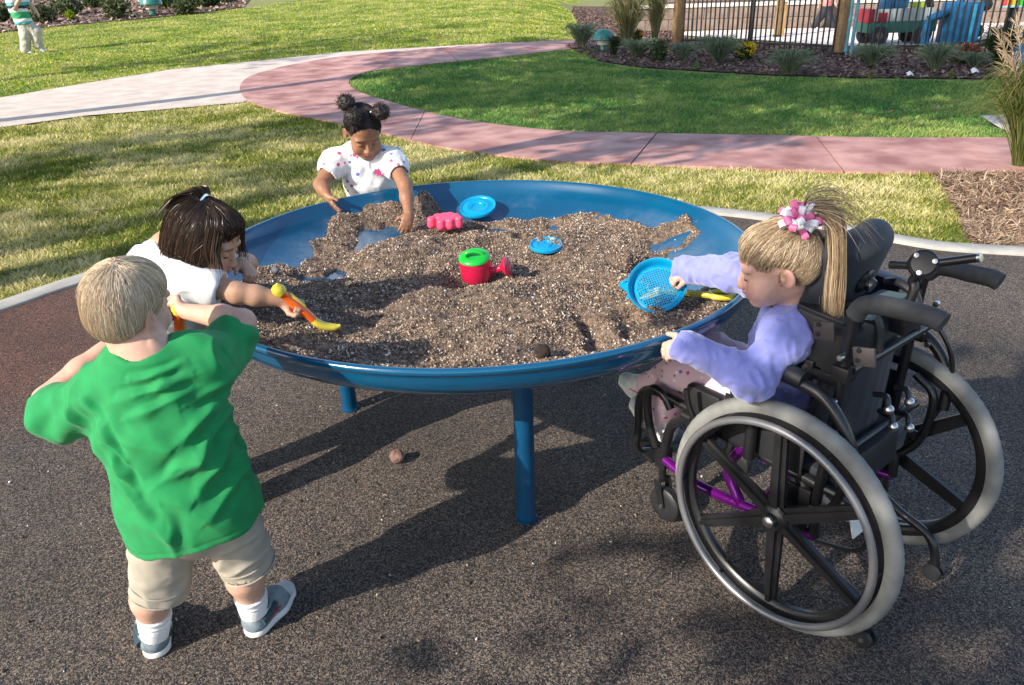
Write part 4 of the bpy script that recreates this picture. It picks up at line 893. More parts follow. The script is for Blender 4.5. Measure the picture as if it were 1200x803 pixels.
# ------------------------------------------------------------ girl in the white shirt at the left of the table
SK_TAN = (.52, .30, .20); SK_DARK = (.30, .150, .088)
M_hair_dark = hair_mat('dark brown hair', .3); M_white = mat('white cotton', (.74, .75, .78), .85, var=.04, bump=.25, bs=900, bdist=.0008, sheen=.2)
M_denim = mat('dark trousers', (.018, .02, .03), .85, var=.2, vs=50, bump=.3, bs=600)
M_tan = skin_mat('tan skin')
g2 = thing('person', 'dark haired girl in a plain white short sleeved shirt leaning over the left rim', 'girl', (-1.02, 2.02, 0))
hc = np.array([-.812, 1.988, .894]); hR = HF((.86, -.12, -.46), (.40, .02, .88)); hs = .98
G2A, G2B = np.array([-.622, 1.930, .763]), np.array([-.546, 1.950, .664]); G2W = np.array([-.620, 1.958, .722]); G2F = nrm((.72, .06, -.52)); G2N = nrm((-.15, .78, -.5))
S = SDF(); head(S, hc, hR, hs)
nb = np.array([-.930, 2.030, .852]); chst = np.array([-.972, 2.06, .75]); pel = np.array([-1.04, 2.09, .50])
S.rc(hc+hR@np.array([0, -.02, -.05]), nb, .038, .043, .025); S.rc(nb, chst, .05, .066, .04); S.rc(chst, pel, .066, .075, .05)
shR, elR, wrR = np.array([-.868, 1.940, .806]), np.array([-.735, 1.932, .758]), G2W
shL, elL, wrL = np.array([-.915, 2.15, .815]), np.array([-.80, 2.235, .735]), np.array([-.782, 2.14, .765])
for sh0, el0, wr0 in ((shR, elR, wrR), (shL, elL, wrL)):
    S.rc(chst+[.02, 0, .04], sh0, .05, .040, .04); S.rc(sh0, el0, .036, .0285, .02); S.rc(el0, el0*.6+wr0*.4, .0285, .0275, .015); S.rc(el0*.6+wr0*.4, wr0, .0275, .019, .015)
fg = ((1.0, 1.2, .8), (1.05, 1.2, .8), (1.15, 1.2, .8), (1.2, 1.2, .9))
hand(S, wrR, G2F, G2N, True, .100, ((.9, 1.1, .8), (1.0, 1.15, .8), (1.1, 1.2, .8), (1.15, 1.2, .9)), thumb=((.6, .55, -.55), (.8, .0, -.6)))
hand(S, wrL, (.55, -.55, -.15), (.3, .2, .9), False, .098, ((.5, .9, .7),)*4)
hpR, hpL = pel+[.01, -.055, -.03], pel+[-.01, .06, -.03]; anR, anL = np.array([-.985, 1.945, .06]), np.array([-1.07, 2.10, .06]); knR, knL = np.array([-.965, 1.985, .27]), np.array([-1.05, 2.11, .27])
for a, b, c in ((hpR, knR, anR), (hpL, knL, anL)): S.chain([a, b, c], [.055, .04, .03], .03)
M_eyeb = mat('brown eye', (.035, .018, .01), .12, var=.05)
b2 = skin_obj('body', S, .0026, M_tan, SK_TAN, g2, [lambda V, C: head_color(V, C, hc, hR, hs, SK_TAN, (.45, .13, .11), (.06, .03, .02))]); eyes(b2, hc, hR, hs, M_eyeb, lashc=M_lash)
S = SDF(wrinkle(16, .0065, 44, (1, .6, 1)), .014); bq = nrm((.9, .25, .35))
S.rc(nb+[0, 0, -.03], chst, .075, .112, .04, (bq, .78)); S.rc(chst, pel+[0, 0, .02], .112, .122, .05, (bq, .8)); S.rc(pel+[0, 0, .02], pel+[0, -.005, -.06], .122, .126, .05, (bq, .8))
eS = shR+(elR-shR)*.52; eS2 = shL+(elL-shL)*.52
S.rc(nb+[.01, -.02, -.02], shR, .05, .05, .04); S.rc(shR, eS, .049, .050, .04); S.rc(nb+[.0, .03, -.02], shL, .05, .05, .04); S.rc(shL, eS2, .049, .050, .04)
for e_, s_ in ((eS, shR), (eS2, shL)):
    d = nrm(e_-s_); S.rc(e_-d*.03, e_+d*.09, .038, .043, .005, None, '-'); S.cut(e_+d*.028, d)
    
S.rc(nb+[.01, -.005, -.01], nb+[.05, -.02, .08], .046, .058, .006, None, '-'); S.cut(pel+[0, 0, -.10], (0, 0, -1), .004); S.rc(pel, pel+[0, 0, -.3], .105, .12, .006, (bq, .8), '-')
V, F = S.mesh(.0034); sh2 = mesh_np('shirt', relax(V, F, 1), F, M_white, g2)
A = frame(nrm((.40, -.16, .85))); mb = MB(); mb.tube([nb+[.012, -.004, .004]+A@np.array([.048*math.cos(t), .050*math.sin(t), 0]) for t in np.linspace(0, 2*PI, 30, endpoint=False)], .005, 8, closed=True); mb.build('collar', M_white, sh2)
S = SDF(wrinkle(20, .003, 9), .01); S.rc(pel+[0, 0, -.02], pel+[0, 0, -.05], .11, .11, .04, (bq, .85))
for a, b, c in ((hpR, knR, anR), (hpL, knL, anL)): S.rc(a, b, .075, .058, .03); S.rc(b, c+[0, 0, .0], .058, .052, .02)
S.cut((0, 0, .045), (0, 0, -1)); cloth_obj('trousers', S, .0045, M_denim, g2)
for an in (anR, anL): shoe(g2, an+[-.035, .005, -.055], (1, -.15, 0), .18, M_up=M_shgrey, M_tr=M_shdark, M_acc=M_shred)
CAPS = {}
def cap(c, R, s, rad, off, extra, mt, parent, col, cuts=(), h=.0028, disp=None, name='hair', planes=()):
    S = SDF(disp, .012); W = lambda p: np.asarray(c)+R@(np.array(p)*s)
    S.ell(W(off), np.array(rad)*s, R, .02)
    for p, r_ in extra: S.ell(W(p), np.array(r_)*s, R, .03)
    for p, r_ in cuts: S.ell(W(p), np.array(r_)*s, R, .026, '-')
    for p, n_ in planes: S.cut(W(p), R@nrm(n_), .012)
    V, F = S.mesh(h); o = mesh_np(name, relax(V, F, 1), F, mt, parent, col=np.tile(np.array(col), (len(V), 1))); CAPS[o.name] = S; return o
hr2 = cap(hc, hR, hs, (.078, .093, .080), (0, -.014, .030), [((0, -.055, -.030), (.066, .048, .066)), ((-.058, .0, -.030), (.022, .050, .045)), ((.058, .0, -.030), (.022, .050, .045)), ((0, .045, .062), (.055, .035, .035))], M_hair_dark, g2, (.020, .011, .008), [((0, .112, -.034), (.078, .078, .096))], planes=[((0, 0, -.062), (0, .2, -1))])
DKC = [(.06, .034, .022), (.034, .019, .012), (.095, .056, .036), (.15, .095, .065)]
def zl(L): x, y, z = L.T; return (z > -.072) & ~((y > .045) & (z < .035) & (np.abs(x) < .050))
groom('hair_locks', hc, hR, hs, (.0830, .095, .110), (0, -.010, -.004), M_hair_dark, hr2, DKC, 9500, .0016, zl, away((.15, -.15, .97), .25), 12, .15, 7, .08, .11, 0, CAPS[hr2.name], .03, .035)
groom('flyaway_hair', hc, hR, hs, (.0860, .098, .098), (0, -.012, .008), M_hair_dark, hr2, DKC, 500, .0008, zl, away((.15, -.15, .97), .15), 8, .14, 17, .06, .5, .004)
# loose locks hanging past the cheek and off the neck
r = np.random.default_rng(4); paths = []
W = lambda *p: hc+hR@(np.array(p)*hs)
for k in range(150):
    x = (-1 if k % 3 else 1)*(.066+.012*r.random()); y0 = .02+.045*r.random(); a = W(x, y0, .055+.02*r.random()); m_ = W(x*1.10, y0+.012, .012); e = m_+np.array([.0, 0, -.035-.03*r.random()])+r.standard_normal(3)*.005
    paths.append(catmull([a, m_, e], 4))
for k in range(220):
    th = r.random()*PI+PI; a = W(.07*math.cos(th), -.02+.075*math.sin(th), -.02); e = a+hR@np.array([.0, -.006, -.040-.02*r.random()])+r.standard_normal(3)*.006; paths.append(catmull([a, (a+e)/2+hR@np.array([0, -.006, 0]), e], 4))
strands('loose_locks', paths, .0024, M_hair_dark, hr2, DKC, 6)['kind'] = 'stuff'
# little gathered tail with a silver clip
M_silver = mat('silver clip', (.7, .7, .72), .2, metal=1.0, var=.05)
mb = MB(); mb.tube([W(.030, -.035, .104), W(0, -.037, .113), W(-.030, -.035, .104)], .0065, 8, sm=4); mb.build('hair_clip', M_silver, hr2)
paths = [catmull([W(.02*u, -.03, .106), W(.03*u+.01*v, -.055, .122+.008*v), W(.04*u+.012*v, -.088, .098), W(.05*u+.01*v, -.112, .035+.02*v)], 4) for u, v in r.standard_normal((260, 2))*.6]; strands('hair_tail', paths, .003, M_hair_dark, hr2, DKC, 8)
claw_tool('orange toy rake with curved yellow claw in the stretched hand of the dark haired girl', G2A, G2B, (.75, .15, -.1), 2)
# ------------------------------------------------------------ girl with three hair puffs behind the far rim
M_dkskin = skin_mat('brown skin', .42); M_afro = hair_mat('black curly hair', .6)
g3 = thing('person', 'small girl with three hair puffs and dotted white shirt behind the far rim', 'girl', (-.60, 3.44, 0))
hc = np.array([-.577, 3.215, .950]); hR = HF((.30, -.80, -.52), (.05, -.25, .95)); hs = .98
S = SDF(); head(S, hc, hR, hs, 1.0, 1.15, 1.25)
nb = np.array([-.592, 3.275, .862]); pel = np.array([-.60, 3.43, .48]); chst = nb+[0, .03, -.10]
S.rc(hc+hR@np.array([0, -.02, -.05]), nb, .037, .042, .025); S.rc(nb, chst, .045, .052, .04); S.rc(chst, pel, .052, .07, .05)
shR, elR, wrR = np.array([-.712, 3.25, .828]), np.array([-.768, 3.165, .748]), np.array([-.728, 3.085, .722])
shL, elL, wrL = np.array([-.474, 3.235, .826]), np.array([-.412, 3.110, .745]), np.array([-.392, 2.985, .660])
for sh0, el0, wr0 in ((shR, elR, wrR), (shL, elL, wrL)):
    S.rc(chst+[0, -.01, .05], sh0, .05, .037, .04); S.rc(sh0, el0, .034, .029, .02); S.rc(el0, el0*.6+wr0*.4, .0285, .0275, .015); S.rc(el0*.6+wr0*.4, wr0, .0275, .0175, .015)
hand(S, wrR, (.42, -.35, -.78), (-.75, -.5, -.1), True, .098, ((.15, .2, .15),)*4)
hand(S, wrL, (-.15, -.55, -.55), (.45, -.5, .75), False, .098, ((.5, .5, .4),)*4, thumb=((.5, .8, -.2), (.8, .5, -.3)))
for x in (-.05, .05): S.chain([pel+[x, 0, -.03], pel+[x*1.3, .01, -.23], pel+[x*1.5, .03, -.42]], [.055, .042, .03], .03)
b3 = skin_obj('body', S, .003, M_dkskin, SK_DARK, g3, [lambda V, C: head_color(V, C, hc, hR, hs, SK_DARK, (.22, .06, .05), (.015, .01, .008), .12)]); eyes(b3, hc, hR, hs, M_eyeb, lashc=M_lash)
dotm = M_white.copy(); dotm.name = 'dotted white cotton'; ntd = dotm.node_tree; Bd = ntd.nodes['Principled BSDF']; lk = ntd.links
def add_dots(m_, scale, thr, cols, keep=.5, base_in=None):
    ntd = m_.node_tree; Bd = ntd.nodes['Principled BSDF']; lk = ntd.links
    tc = _n(ntd, 'ShaderNodeTexCoord'); vo = _n(ntd, 'ShaderNodeTexVoronoi'); vo.inputs['Scale'].default_value = scale; vo.inputs['Randomness'].default_value = .75; lk.new(tc.outputs['Object'], vo.inputs['Vector'])
    lt = _n(ntd, 'ShaderNodeMath', operation='LESS_THAN'); lt.inputs[1].default_value = thr; lk.new(vo.outputs['Distance'], lt.inputs[0])
    sp_ = _n(ntd, 'ShaderNodeSeparateColor'); lk.new(vo.outputs['Color'], sp_.inputs[0]); gt = _n(ntd, 'ShaderNodeMath', operation='LESS_THAN'); gt.inputs[1].default_value = keep; lk.new(sp_.outputs['Green'], gt.inputs[0])
    mu = _n(ntd, 'ShaderNodeMath', operation='MULTIPLY'); lk.new(lt.outputs[0], mu.inputs[0]); lk.new(gt.outputs[0], mu.inputs[1])
    rp = _n(ntd, 'ShaderNodeValToRGB'); rp.color_ramp.interpolation = 'CONSTANT'; e = rp.color_ramp.elements; e[0].color = (*cols[0], 1); e[1].position = 1/len(cols); e[1].color = (*cols[1], 1)
    for i in range(2, len(cols)): k = e.new(i/len(cols)); k.color = (*cols[i], 1)
    lk.new(sp_.outputs['Red'], rp.inputs['Fac']); mx = _n(ntd, 'ShaderNodeMix', data_type='RGBA'); src = Bd.inputs['Base Color'].links[0].from_socket
    lk.new(mu.outputs[0], mx.inputs['Factor']); lk.new(src, mx.inputs['A']); lk.new(rp.outputs[0], mx.inputs['B']); lk.new(mx.outputs['Result'], Bd.inputs['Base Color'])
add_dots(dotm, 34, .30, [(.65, .03, .15), (.12, .16, .45), (.7, .1, .3)], .4)
S = SDF(wrinkle(20, .006, 50), .014)
S.rc(nb+[0, .0, -.02], chst, .072, .098, .04, ((0, 1, 0), .78)); S.rc(chst, pel+[0, 0, .0], .098, .115, .05, ((0, 1, 0), .8))
for s_, e_ in ((shR, elR), (shL, elL)):
    q = s_+(e_-s_)*.42; d = nrm(e_-s_); S.rc(nb+[0, 0, -.02], s_, .045, .044, .04); S.ell(s_*.6+q*.4, (.050, .050, .050), None, .03); S.rc(s_, q, .045, .043, .03); S.rc(q, q+d*.10, .036, .042, .005, None, '-'); S.cut(q+d*.022, d)
S.rc(nb+[0, -.01, .012], nb+[.01, -.04, .09], .038, .052, .006, None, '-'); S.cut(pel, (0, 0, -1))
sh3 = cloth_obj('shirt', S, .0034, dotm, g3)
for x in (-1, 1):
    pts = [nb+[x*.012, -.062, -.045], nb+[x*.045, -.055, -.02], nb+[x*.058, -.02, .012], nb+[x*.045, .03, .028], nb+[0, .045, .03]]; mb = MB(); mb.tube(pts, [.004, .012, .011, .008, .006], 8, sm=4); mb.build('collar', M_white, sh3)
M_star = mat('magenta star', (.55, .02, .16), .6); c = nb+np.array([.062, -.072, -.082]); Af = frame(nrm((.25, -1, .3)), (0, 0, 1)); pl = [((.019 if k % 2 == 0 else .009)*math.sin(k*PI/5), (.019 if k % 2 == 0 else .009)*math.cos(k*PI/5)) for k in range(10)]
mb = MB(); mb.prism(pl, .0, .012, Af, c); mb.build('star_motif', M_star, sh3, smooth=False)
S = SDF(); S.rc(pel, pel+[0, 0, -.06], .10, .10, .04)
for x in (-.05, .05): S.chain([pel+[x, 0, -.03], pel+[x*1.3, .01, -.23], pel+[x*1.5, .03, -.40]], [.07, .058, .05], .03)
cloth_obj('trousers', S, .006, M_denim, g3)
for x in (-.075, .075): shoe(g3, pel+[x, .06, -.475], (x*.3, -1, 0), .17, M_up=M_sock, M_tr=M_shdark, M_acc=M_shred)
hr3 = cap(hc, hR, hs, (.0735, .088, .0775), (0, -.014, .031), [((0, -.05, -.01), (.055, .045, .055)), ((0, .034, .044), (.058, .047, .052))], M_afro, g3, (.014, .010, .009), [((0, .117, -.008), (.082, .078, .083)), ((.082, .02, -.03), (.02, .04, .04)), ((-.082, .02, -.03), (.02, .04, .04))])
AFC = [(.02, .014, .012), (.035, .024, .02), (.012, .009, .008), (.06, .042, .035)]
W = lambda *p: hc+hR@(np.array(p)*hs)
PUF = [(W(.052, -.045, .112), .034), (W(.040, .040, .108), .033), (W(-.066, .020, .104), .034)]
def z3(L): x, y, z = L.T; return (z > np.where(y > .03, .042-.004*0, -.06)) & ~((y > .0) & (z < .02))
def fl3(q):
    P_ = np.array([nrm((.5, -.4, .8)), nrm((.4, .35, .8)), nrm((-.6, .2, .75))]); k = np.argmax(q@P_.T, 1); t = P_[k]; return t
groom('hair_locks', hc, hR, hs, (.0745, .089, .0785), (0, -.014, .031), M_afro, hr3, AFC, 2600, .0018, z3, fl3, 5, .10, 9, .015, .1, 0, CAPS[hr3.name])
M_bead = mat('magenta hair tie', (.65, .03, .22), .3); M_beadw = mat('white hair tie', (.75, .75, .78), .3)
r = np.random.default_rng(12)
for i, (c, R0) in enumerate(PUF):
    S = SDF(lambda X, c=c: (.004*fbm(X*130, 2, 3)+.003*fbm(X*60, 2, 4)).astype(np.float32), .01); d = nrm(c-W(0, -.014, .03)); S.ell(c+d*.006, (R0, R0, R0*.9), None); V, F = S.mesh(.003)
    pf = mesh_np('hair_puff', V, F, M_afro, hr3, col=np.tile(np.array((.018, .013, .011)), (len(V), 1)))
    for k, mt in ((0, M_bead), (1, M_beadw)):
        A = frame(d); mb = MB(); b_ = c-d*R0*.85
        for t in np.linspace(0, 2*PI, 4, endpoint=False)+k*.8: mb.ell(b_+A@np.array([.019*math.cos(t), .019*math.sin(t), 0]), (.0075,)*3, None, 8)
        mb.build('hair_tie', mt, hr3)
    dd = scalp_pts(420, r); paths = []
    for q in dd:
        p = c+d*.006+q*R0*.9; ps = [p]; t = nrm(q+r.standard_normal(3)*.8)
        for k in range(4): t = nrm(t+r.standard_normal(3)*.9); p = p+t*.0035+q*.0012; ps.append(p)
        paths.append(ps)
    strands('curls', paths, .0014, M_afro, hr3, AFC, 20+i)
# ------------------------------------------------------------ girl in the wheelchair
g4 = thing('person', 'fair girl with pink and white bow and lilac jacket sitting in the wheelchair', 'girl', cw(.14, .03, .42))
hc = np.array([.612, 1.645, .890]); hR = HF((-.95, .24, -.30), (-.28, .02, .96)); hs = .94
nb = np.array([.682, 1.682, .775]); pel = cw(.13, .03, .475); chst = nb*.62+pel*.38
S = SDF(); head(S, hc, hR, hs, 1.08)
S.rc(hc+hR@np.array([0, -.02, -.05]), nb, .037, .042, .025); S.rc(nb, chst, .05, .068, .04); S.rc(chst, pel, .068, .078, .05)
shL, elL, wrL = np.array([.632, 1.602, .725]), np.array([.545, 1.535, .655]), np.array([.412, 1.612, .702])
shR, elR, wrR = np.array([.715, 1.790, .760]), np.array([.588, 1.905, .775]), np.array([.500, 2.000, .752])
for sh0, el0, wr0 in ((shR, elR, wrR), (shL, elL, wrL)): S.chain([chst+[0, 0, .05], sh0, el0, el0*.5+wr0*.5, wr0], [.06, .036, .028, .026, .019], .03)
hand(S, wrL, (-.86, .34, -.22), (-.30, -.62, .70), False, .100, ((.55, .6, .4), (.6, .65, .4), (.65, .7, .45), (.7, .75, .5)), thumb=((.55, .75, .15), (.95, .35, -.1)))
hand(S, wrR, (-.80, .10, -.34), (-.28, -.35, .85), True, .098, ((.7, .9, .6), (.75, .9, .6), (.8, .9, .6), (.85, .9, .6)), thumb=((.6, .5, -.5), (.9, .1, -.5)))
knL, knR, anL, anR = cw(.44, .10, .475), cw(.45, -.05, .47), cw(.50, .115, .305), cw(.645, .0, .300)
for a, b, c in ((pel+CL*.05, knL, anL), (pel-CL*.05, knR, anR)): S.chain([a, b, c], [.065, .045, .03], .03)
M_skin4 = M_skin
def scalp(V, C, hcol):
    L = (V-hc)@hR/hs; hl = np.where(L[:, 1] > .05, .050, np.where(L[:, 1] > .0, .030-.2*(.05-L[:, 1]), -.01)); near = np.linalg.norm(L, axis=1) < .13
    w = sstep(-.012, .006, L[:, 2]-hl+.007*fbm(L*170, 2, 3))*near*(np.abs(L[:, 0]) < .074); C[:] = C*(1-w[:, None]*.85)+np.array(hcol)*w[:, None]*.85
b4 = skin_obj('body', S, .0024, M_skin4, (.64, .38, .30), g4, [lambda V, C: head_color(V, C, hc, hR, hs, (.64, .38, .30), (.58, .17, .17), (.56, .36, .25), .5), lambda V, C: scalp(V, C, (.36, .225, .125))]); eyes(b4, hc, hR, hs, M_eye, lashc=M_lash)
M_lilac = mat('lilac fleece', (.215, .235, .58), .9, var=.06, vs=30, bump=.35, bs=500, bdist=.0012, sheen=.5)
jw = wrinkle(24, .0062, 60, (1, 1, .8)); jw2 = wrinkle(46, .0030, 61)
S = SDF(lambda X: jw(X)+jw2(X), .016); bq = CF
S.rc(nb+[0, 0, -.03], chst, .070, .108, .04, (bq, .8)); S.rc(chst, pel+[0, 0, .01], .108, .122, .05, (bq, .85)); S.rc(pel+[0, 0, .01], pel+CF*.03+[0, 0, -.03], .122, .115, .04, (bq, .9))
cuL = wrL+(elL-wrL)*.10; cuR = wrR+(elR-wrR)*.08
for s_, e_, c_ in ((shL, elL, cuL), (shR, elR, cuR)):
    S.rc(nb+[0, 0, -.03], s_, .05, .052, .04); S.rc(s_, e_, .051, .043, .03); S.rc(e_, c_, .043, .033, .02); d = nrm(c_-e_); S.rc(c_-d*.015, c_+d*.03, .034, .0345, .008)
    S.rc(c_-d*.02, c_+d*.06, .024, .027, .004, None, '-'); S.cut(c_+d*.022, d) if False else None
S.rc(nb+[-.03, .0, .01], nb+[-.06, .01, .12], .040, .060, .010, None, '-')
S.rc(nb+[.05, .005, .005], nb+[.02, -.055, .0], .022, .022, .02); S.rc(nb+[.05, .005, .005], nb+[.03, .06, .0], .022, .022, .02)
S.ell(nb+[.075, .02, -.035], (.05, .07, .05), None, .03); S.rc(pel+CF*.03+[0, 0, .04], pel+CF*.085+[0, 0, .035]+CL*.015, .105, .082, .05)
S.rc(nb+[.02, -.055, .0], nb+[-.045, -.045, -.055], .020, .014, .012); S.rc(nb+[.03, .06, .0], nb+[-.035, .055, -.055], .020, .014, .012)
V, F = S.mesh(.0033); jk = mesh_np('jacket', relax(V, F, 1), F, M_lilac, g4)
mb = MB(); p_ = [nb+[-.060, -.002, -.060], chst+[-.082, .025, .0], pel+CF*.112+[0, 0, .02], pel+CF*.125+[0, 0, -.04]]; mb.tube(p_, .0035, 6, sm=6); mb.build('zip', mat('pale zip', (.30, .30, .62), .4), jk)
for c_, e_ in ((cuL, elL), (cuR, elR)):
    d = nrm(c_-e_); A = frame(d); mb = MB(); mb.tube([c_+d*.024+A@np.array([.0305*math.cos(t), .0305*math.sin(t), 0]) for t in np.linspace(0, 2*PI, 24, endpoint=False)], .0055, 8, closed=True); mb.build('cuff', M_lilac, jk)
M_pants = mat('pink dotted cotton', (.74, .52, .60), .9, var=.06, bump=.25, bs=700, bdist=.001); add_dots(M_pants, 52, .30, [(.55, .05, .25), (.08, .42, .45), (.35, .10, .40), (.75, .75, .75)], .55)
S = SDF(wrinkle(18, .0045, 70), .012)
for a, b, c in ((pel+CL*.05, knL, anL), (pel-CL*.05, knR, anR)): S.rc(a+[0, 0, -.01], b, .076, .058, .03); S.rc(b, c, .058, .046, .02); S.rc(c, c+nrm(c-b)*.05, .034, .04, .004, None, '-'); S.cut(c+nrm(c-b)*.02, nrm(c-b)) if False else None
cloth_obj('trousers', S, .0034, M_pants, g4)
M_shw = mat('pale grey trainer', (.62, .63, .66), .42, var=.1, vs=30, bump=.2, bs=300); M_shpk = mat('pink trim', (.7, .22, .36), .5)
for an, fd in ((anL, CF*.8+np.array([0, 0, .30])), (anR, CF*.9-CL*-.05+np.array([0, 0, .22]))):
    shoe(g4, an-nrm(fd)*.045+[0, 0, -.060], fd, .185, M_up=M_shw, M_tr=M_shw, M_acc=M_shpk)
M_hair_lb = hair_mat('light brown hair', .38); LBC = [(.40, .29, .18), (.29, .20, .12), (.52, .40, .27), (.23, .155, .09), (.62, .50, .36)]
hr4 = cap(hc, hR, hs, (.0725, .0868, .0775), (0, -.014, .031), [((0, -.055, -.005), (.058, .042, .058)), ((0, .034, .044), (.0585, .047, .0525))], M_hair_lb, g4, (.31, .22, .135), [((0, .121, -.010), (.084, .077, .082)), ((.084, .018, -.032), (.022, .042, .046)), ((-.084, .018, -.032), (.022, .042, .046))])
def baby_hair(nm, par, mt_, cols_, n_, w_, band, flow_, seed_, skipface=True):
    SH = SDF(); head(SH, hc, hR, hs); groom(nm, hc, hR, hs, (.0725, .0868, .0775), (0, -.010, .030), mt_, par, cols_, n_, w_, band, flow_, 5, .075, seed_, .02, .16, 0, SH)
W = lambda *p: hc+hR@(np.array(p)*hs); pony = np.array([0, -.072, .105])
def z4(L): x, y, z = L.T; return z > np.where(y > .05, .044, np.where(y > -.005, .028-.22*(.05-y), -.085))
groom('hair_locks', hc, hR, hs, (.0760, .0900, .0790), (0, -.014, .031), M_hair_lb, hr4, LBC, 10500, .0013, z4, towards(pony-np.array([0, -.014, .031])), 8, .10, 15, .05, .08, 0, CAPS[hr4.name], .014, .012)
groom('flyaway_hair', hc, hR, hs, (.0780, .0915, .0815), (0, -.014, .031), M_hair_lb, hr4, LBC, 600, .0007, z4, towards(pony-np.array([0, -.014, .031])), 6, .11, 19, .07, .5)
def band4(L): x, y, z = L.T; hl = np.where(y > .05, .046, np.where(y > .01, .030-.25*(.05-y), -.02)); return (z > hl-.014) & (z < hl+.030) & (y > -.01)
baby_hair('hairline_wisps', hr4, M_hair_lb, LBC, 9000, .0010, band4, towards(pony-np.array([0, -.014, .031])), 41)
r = np.random.default_rng(33); paths = []
for k in range(1900):
    u, v, w_ = r.standard_normal(3)*.62; a = W(.012*u, -.070, .103+.006*v)
    paths.append(catmull([a, W(.018*u, -.105+.006*v, .118+.008*w_), W(-.012+.026*u+.006*w_, -.138+.012*v, .085+.016*w_), W(-.035+.024*u, -.128+.012*v, .0+.01*w_), W(-.050+.024*u, -.108+.014*v, -.085+.02*w_), W(-.062+.020*u, -.092+.012*v, -.120-.06*abs(w_))], 4))
strands('ponytail', paths, .0012, M_hair_lb, hr4, LBC, 34); paths = []
for k in range(60):
    u, v, w_ = r.standard_normal(3); a = W(.01*u, -.07, .105); paths.append(catmull([a, W(.03*u, -.10, .135+.015*v), W(.06*u, -.15-.02*abs(w_), .11+.03*v), W(.06*u, -.175-.03*abs(w_), .05+.04*v)], 4))
strands('flyaway_hair', paths, .0013, M_hair_lb, hr4, LBC, 36)
M_bowp = mat('pink ribbon', (.80, .16, .36), .5, var=.06); M_boww = mat('white ribbon', (.82, .80, .84), .5, var=.04)
bow_c = W(-.026, -.062, .104); bow = bpy.data.objects.new('hair_bow', None); COL.objects.link(bow); bow.parent = g4; bow.location = Vector([float(v) for v in bow_c-ORG[g4.name]]); ORG[bow.name] = bow_c.copy()
Ab = hR@frame(nrm((-.75, .05, .62)))
for k in range(28):
    th = k*2.4; el_ = -.25+1.6*((k*11) % 28)/28; d = Ab@np.array([math.cos(th)*math.cos(el_), math.sin(th)*math.cos(el_), math.sin(el_)*.9]); s_ = nrm(np.cross(d, Ab[:, 2]+.01)); L_ = .034+.006*((k*5) % 3)
    up_ = np.cross(s_, d); prof = [bow_c, bow_c+d*L_*.5+up_*.007, bow_c+d*L_*.95+up_*.009, bow_c+d*L_*1.08, bow_c+d*L_*.92-up_*.009, bow_c+d*L_*.5-up_*.006, bow_c]
    C_ = catmull(prof, 4); wd_ = .0075; V = np.concatenate([C_-s_*wd_, C_+s_*wd_]); n_ = len(C_); F = [(i, i+1, n_+i+1, n_+i) for i in range(n_-1)]
    MB().add(V, F).build('ribbon_loop', M_bowp if k % 2 else M_boww, bow)
# ------------------------------------------------------------ wheelchair
M_blk = mat('black powder coat', (.012, .012, .014), .32, var=.2, vs=20, coat=.2); M_pad = mat('black vinyl', (.016, .017, .02), .45, var=.15, vs=30, bump=.25, bs=260, bdist=.001)
M_foam = mat('grip foam', (.045, .047, .05), .75, var=.15, vs=60, bump=.3, bs=500, bdist=.001); M_tyre = mat('grey tyre', (.19, .195, .19), .8, var=.22, vs=14, bump=.4, bs=220, bdist=.001)
M_rimg = mat('grey hand rim', (.23, .23, .24), .38, metal=.6, var=.06); M_purple = mat('purple frame', (.16, .006, .22), .25, metal=.5, coat=.5, var=.1); M_steel = mat('zinc steel', (.55, .55, .56), .3, metal=1, var=.1)
M_brown = mat('brown bracket', (.05, .04, .042), .5, var=.1); M_navy = mat('navy black cloth', (.010, .014, .024), .7, var=.15, vs=40, bump=.3, bs=420, bdist=.001, sheen=.15); M_teal = mat('grey green cloth', (.09, .14, .15), .8, var=.1, bump=.2, bs=300)
wch = thing('wheelchair', 'black wheelchair with grey tyres and purple frame tubes at the right of the table', 'wheelchair', CC)
CR = np.stack([CF, CL, np.array([0, 0, 1.])], 1)
def CP(L): return [cw(*p) for p in L]
def tubec(name, L, r, mt, n=12, sm=5, parent=None, cap=True): mb = MB(); mb.tube(CP(L), r, n, sm=sm); return mb.build(name, mt, parent or wch)
def boxc(name, c, half, mt, bev=.004, tilt=0.0, parent=None):
    a = tilt; R = CR@np.array([[math.cos(a), 0, math.sin(a)], [0, 1, 0], [-math.sin(a), 0, math.cos(a)]]); mb = MB(); mb.box(cw(*c), half, R, bev); return mb.build(name, mt, parent or wch)
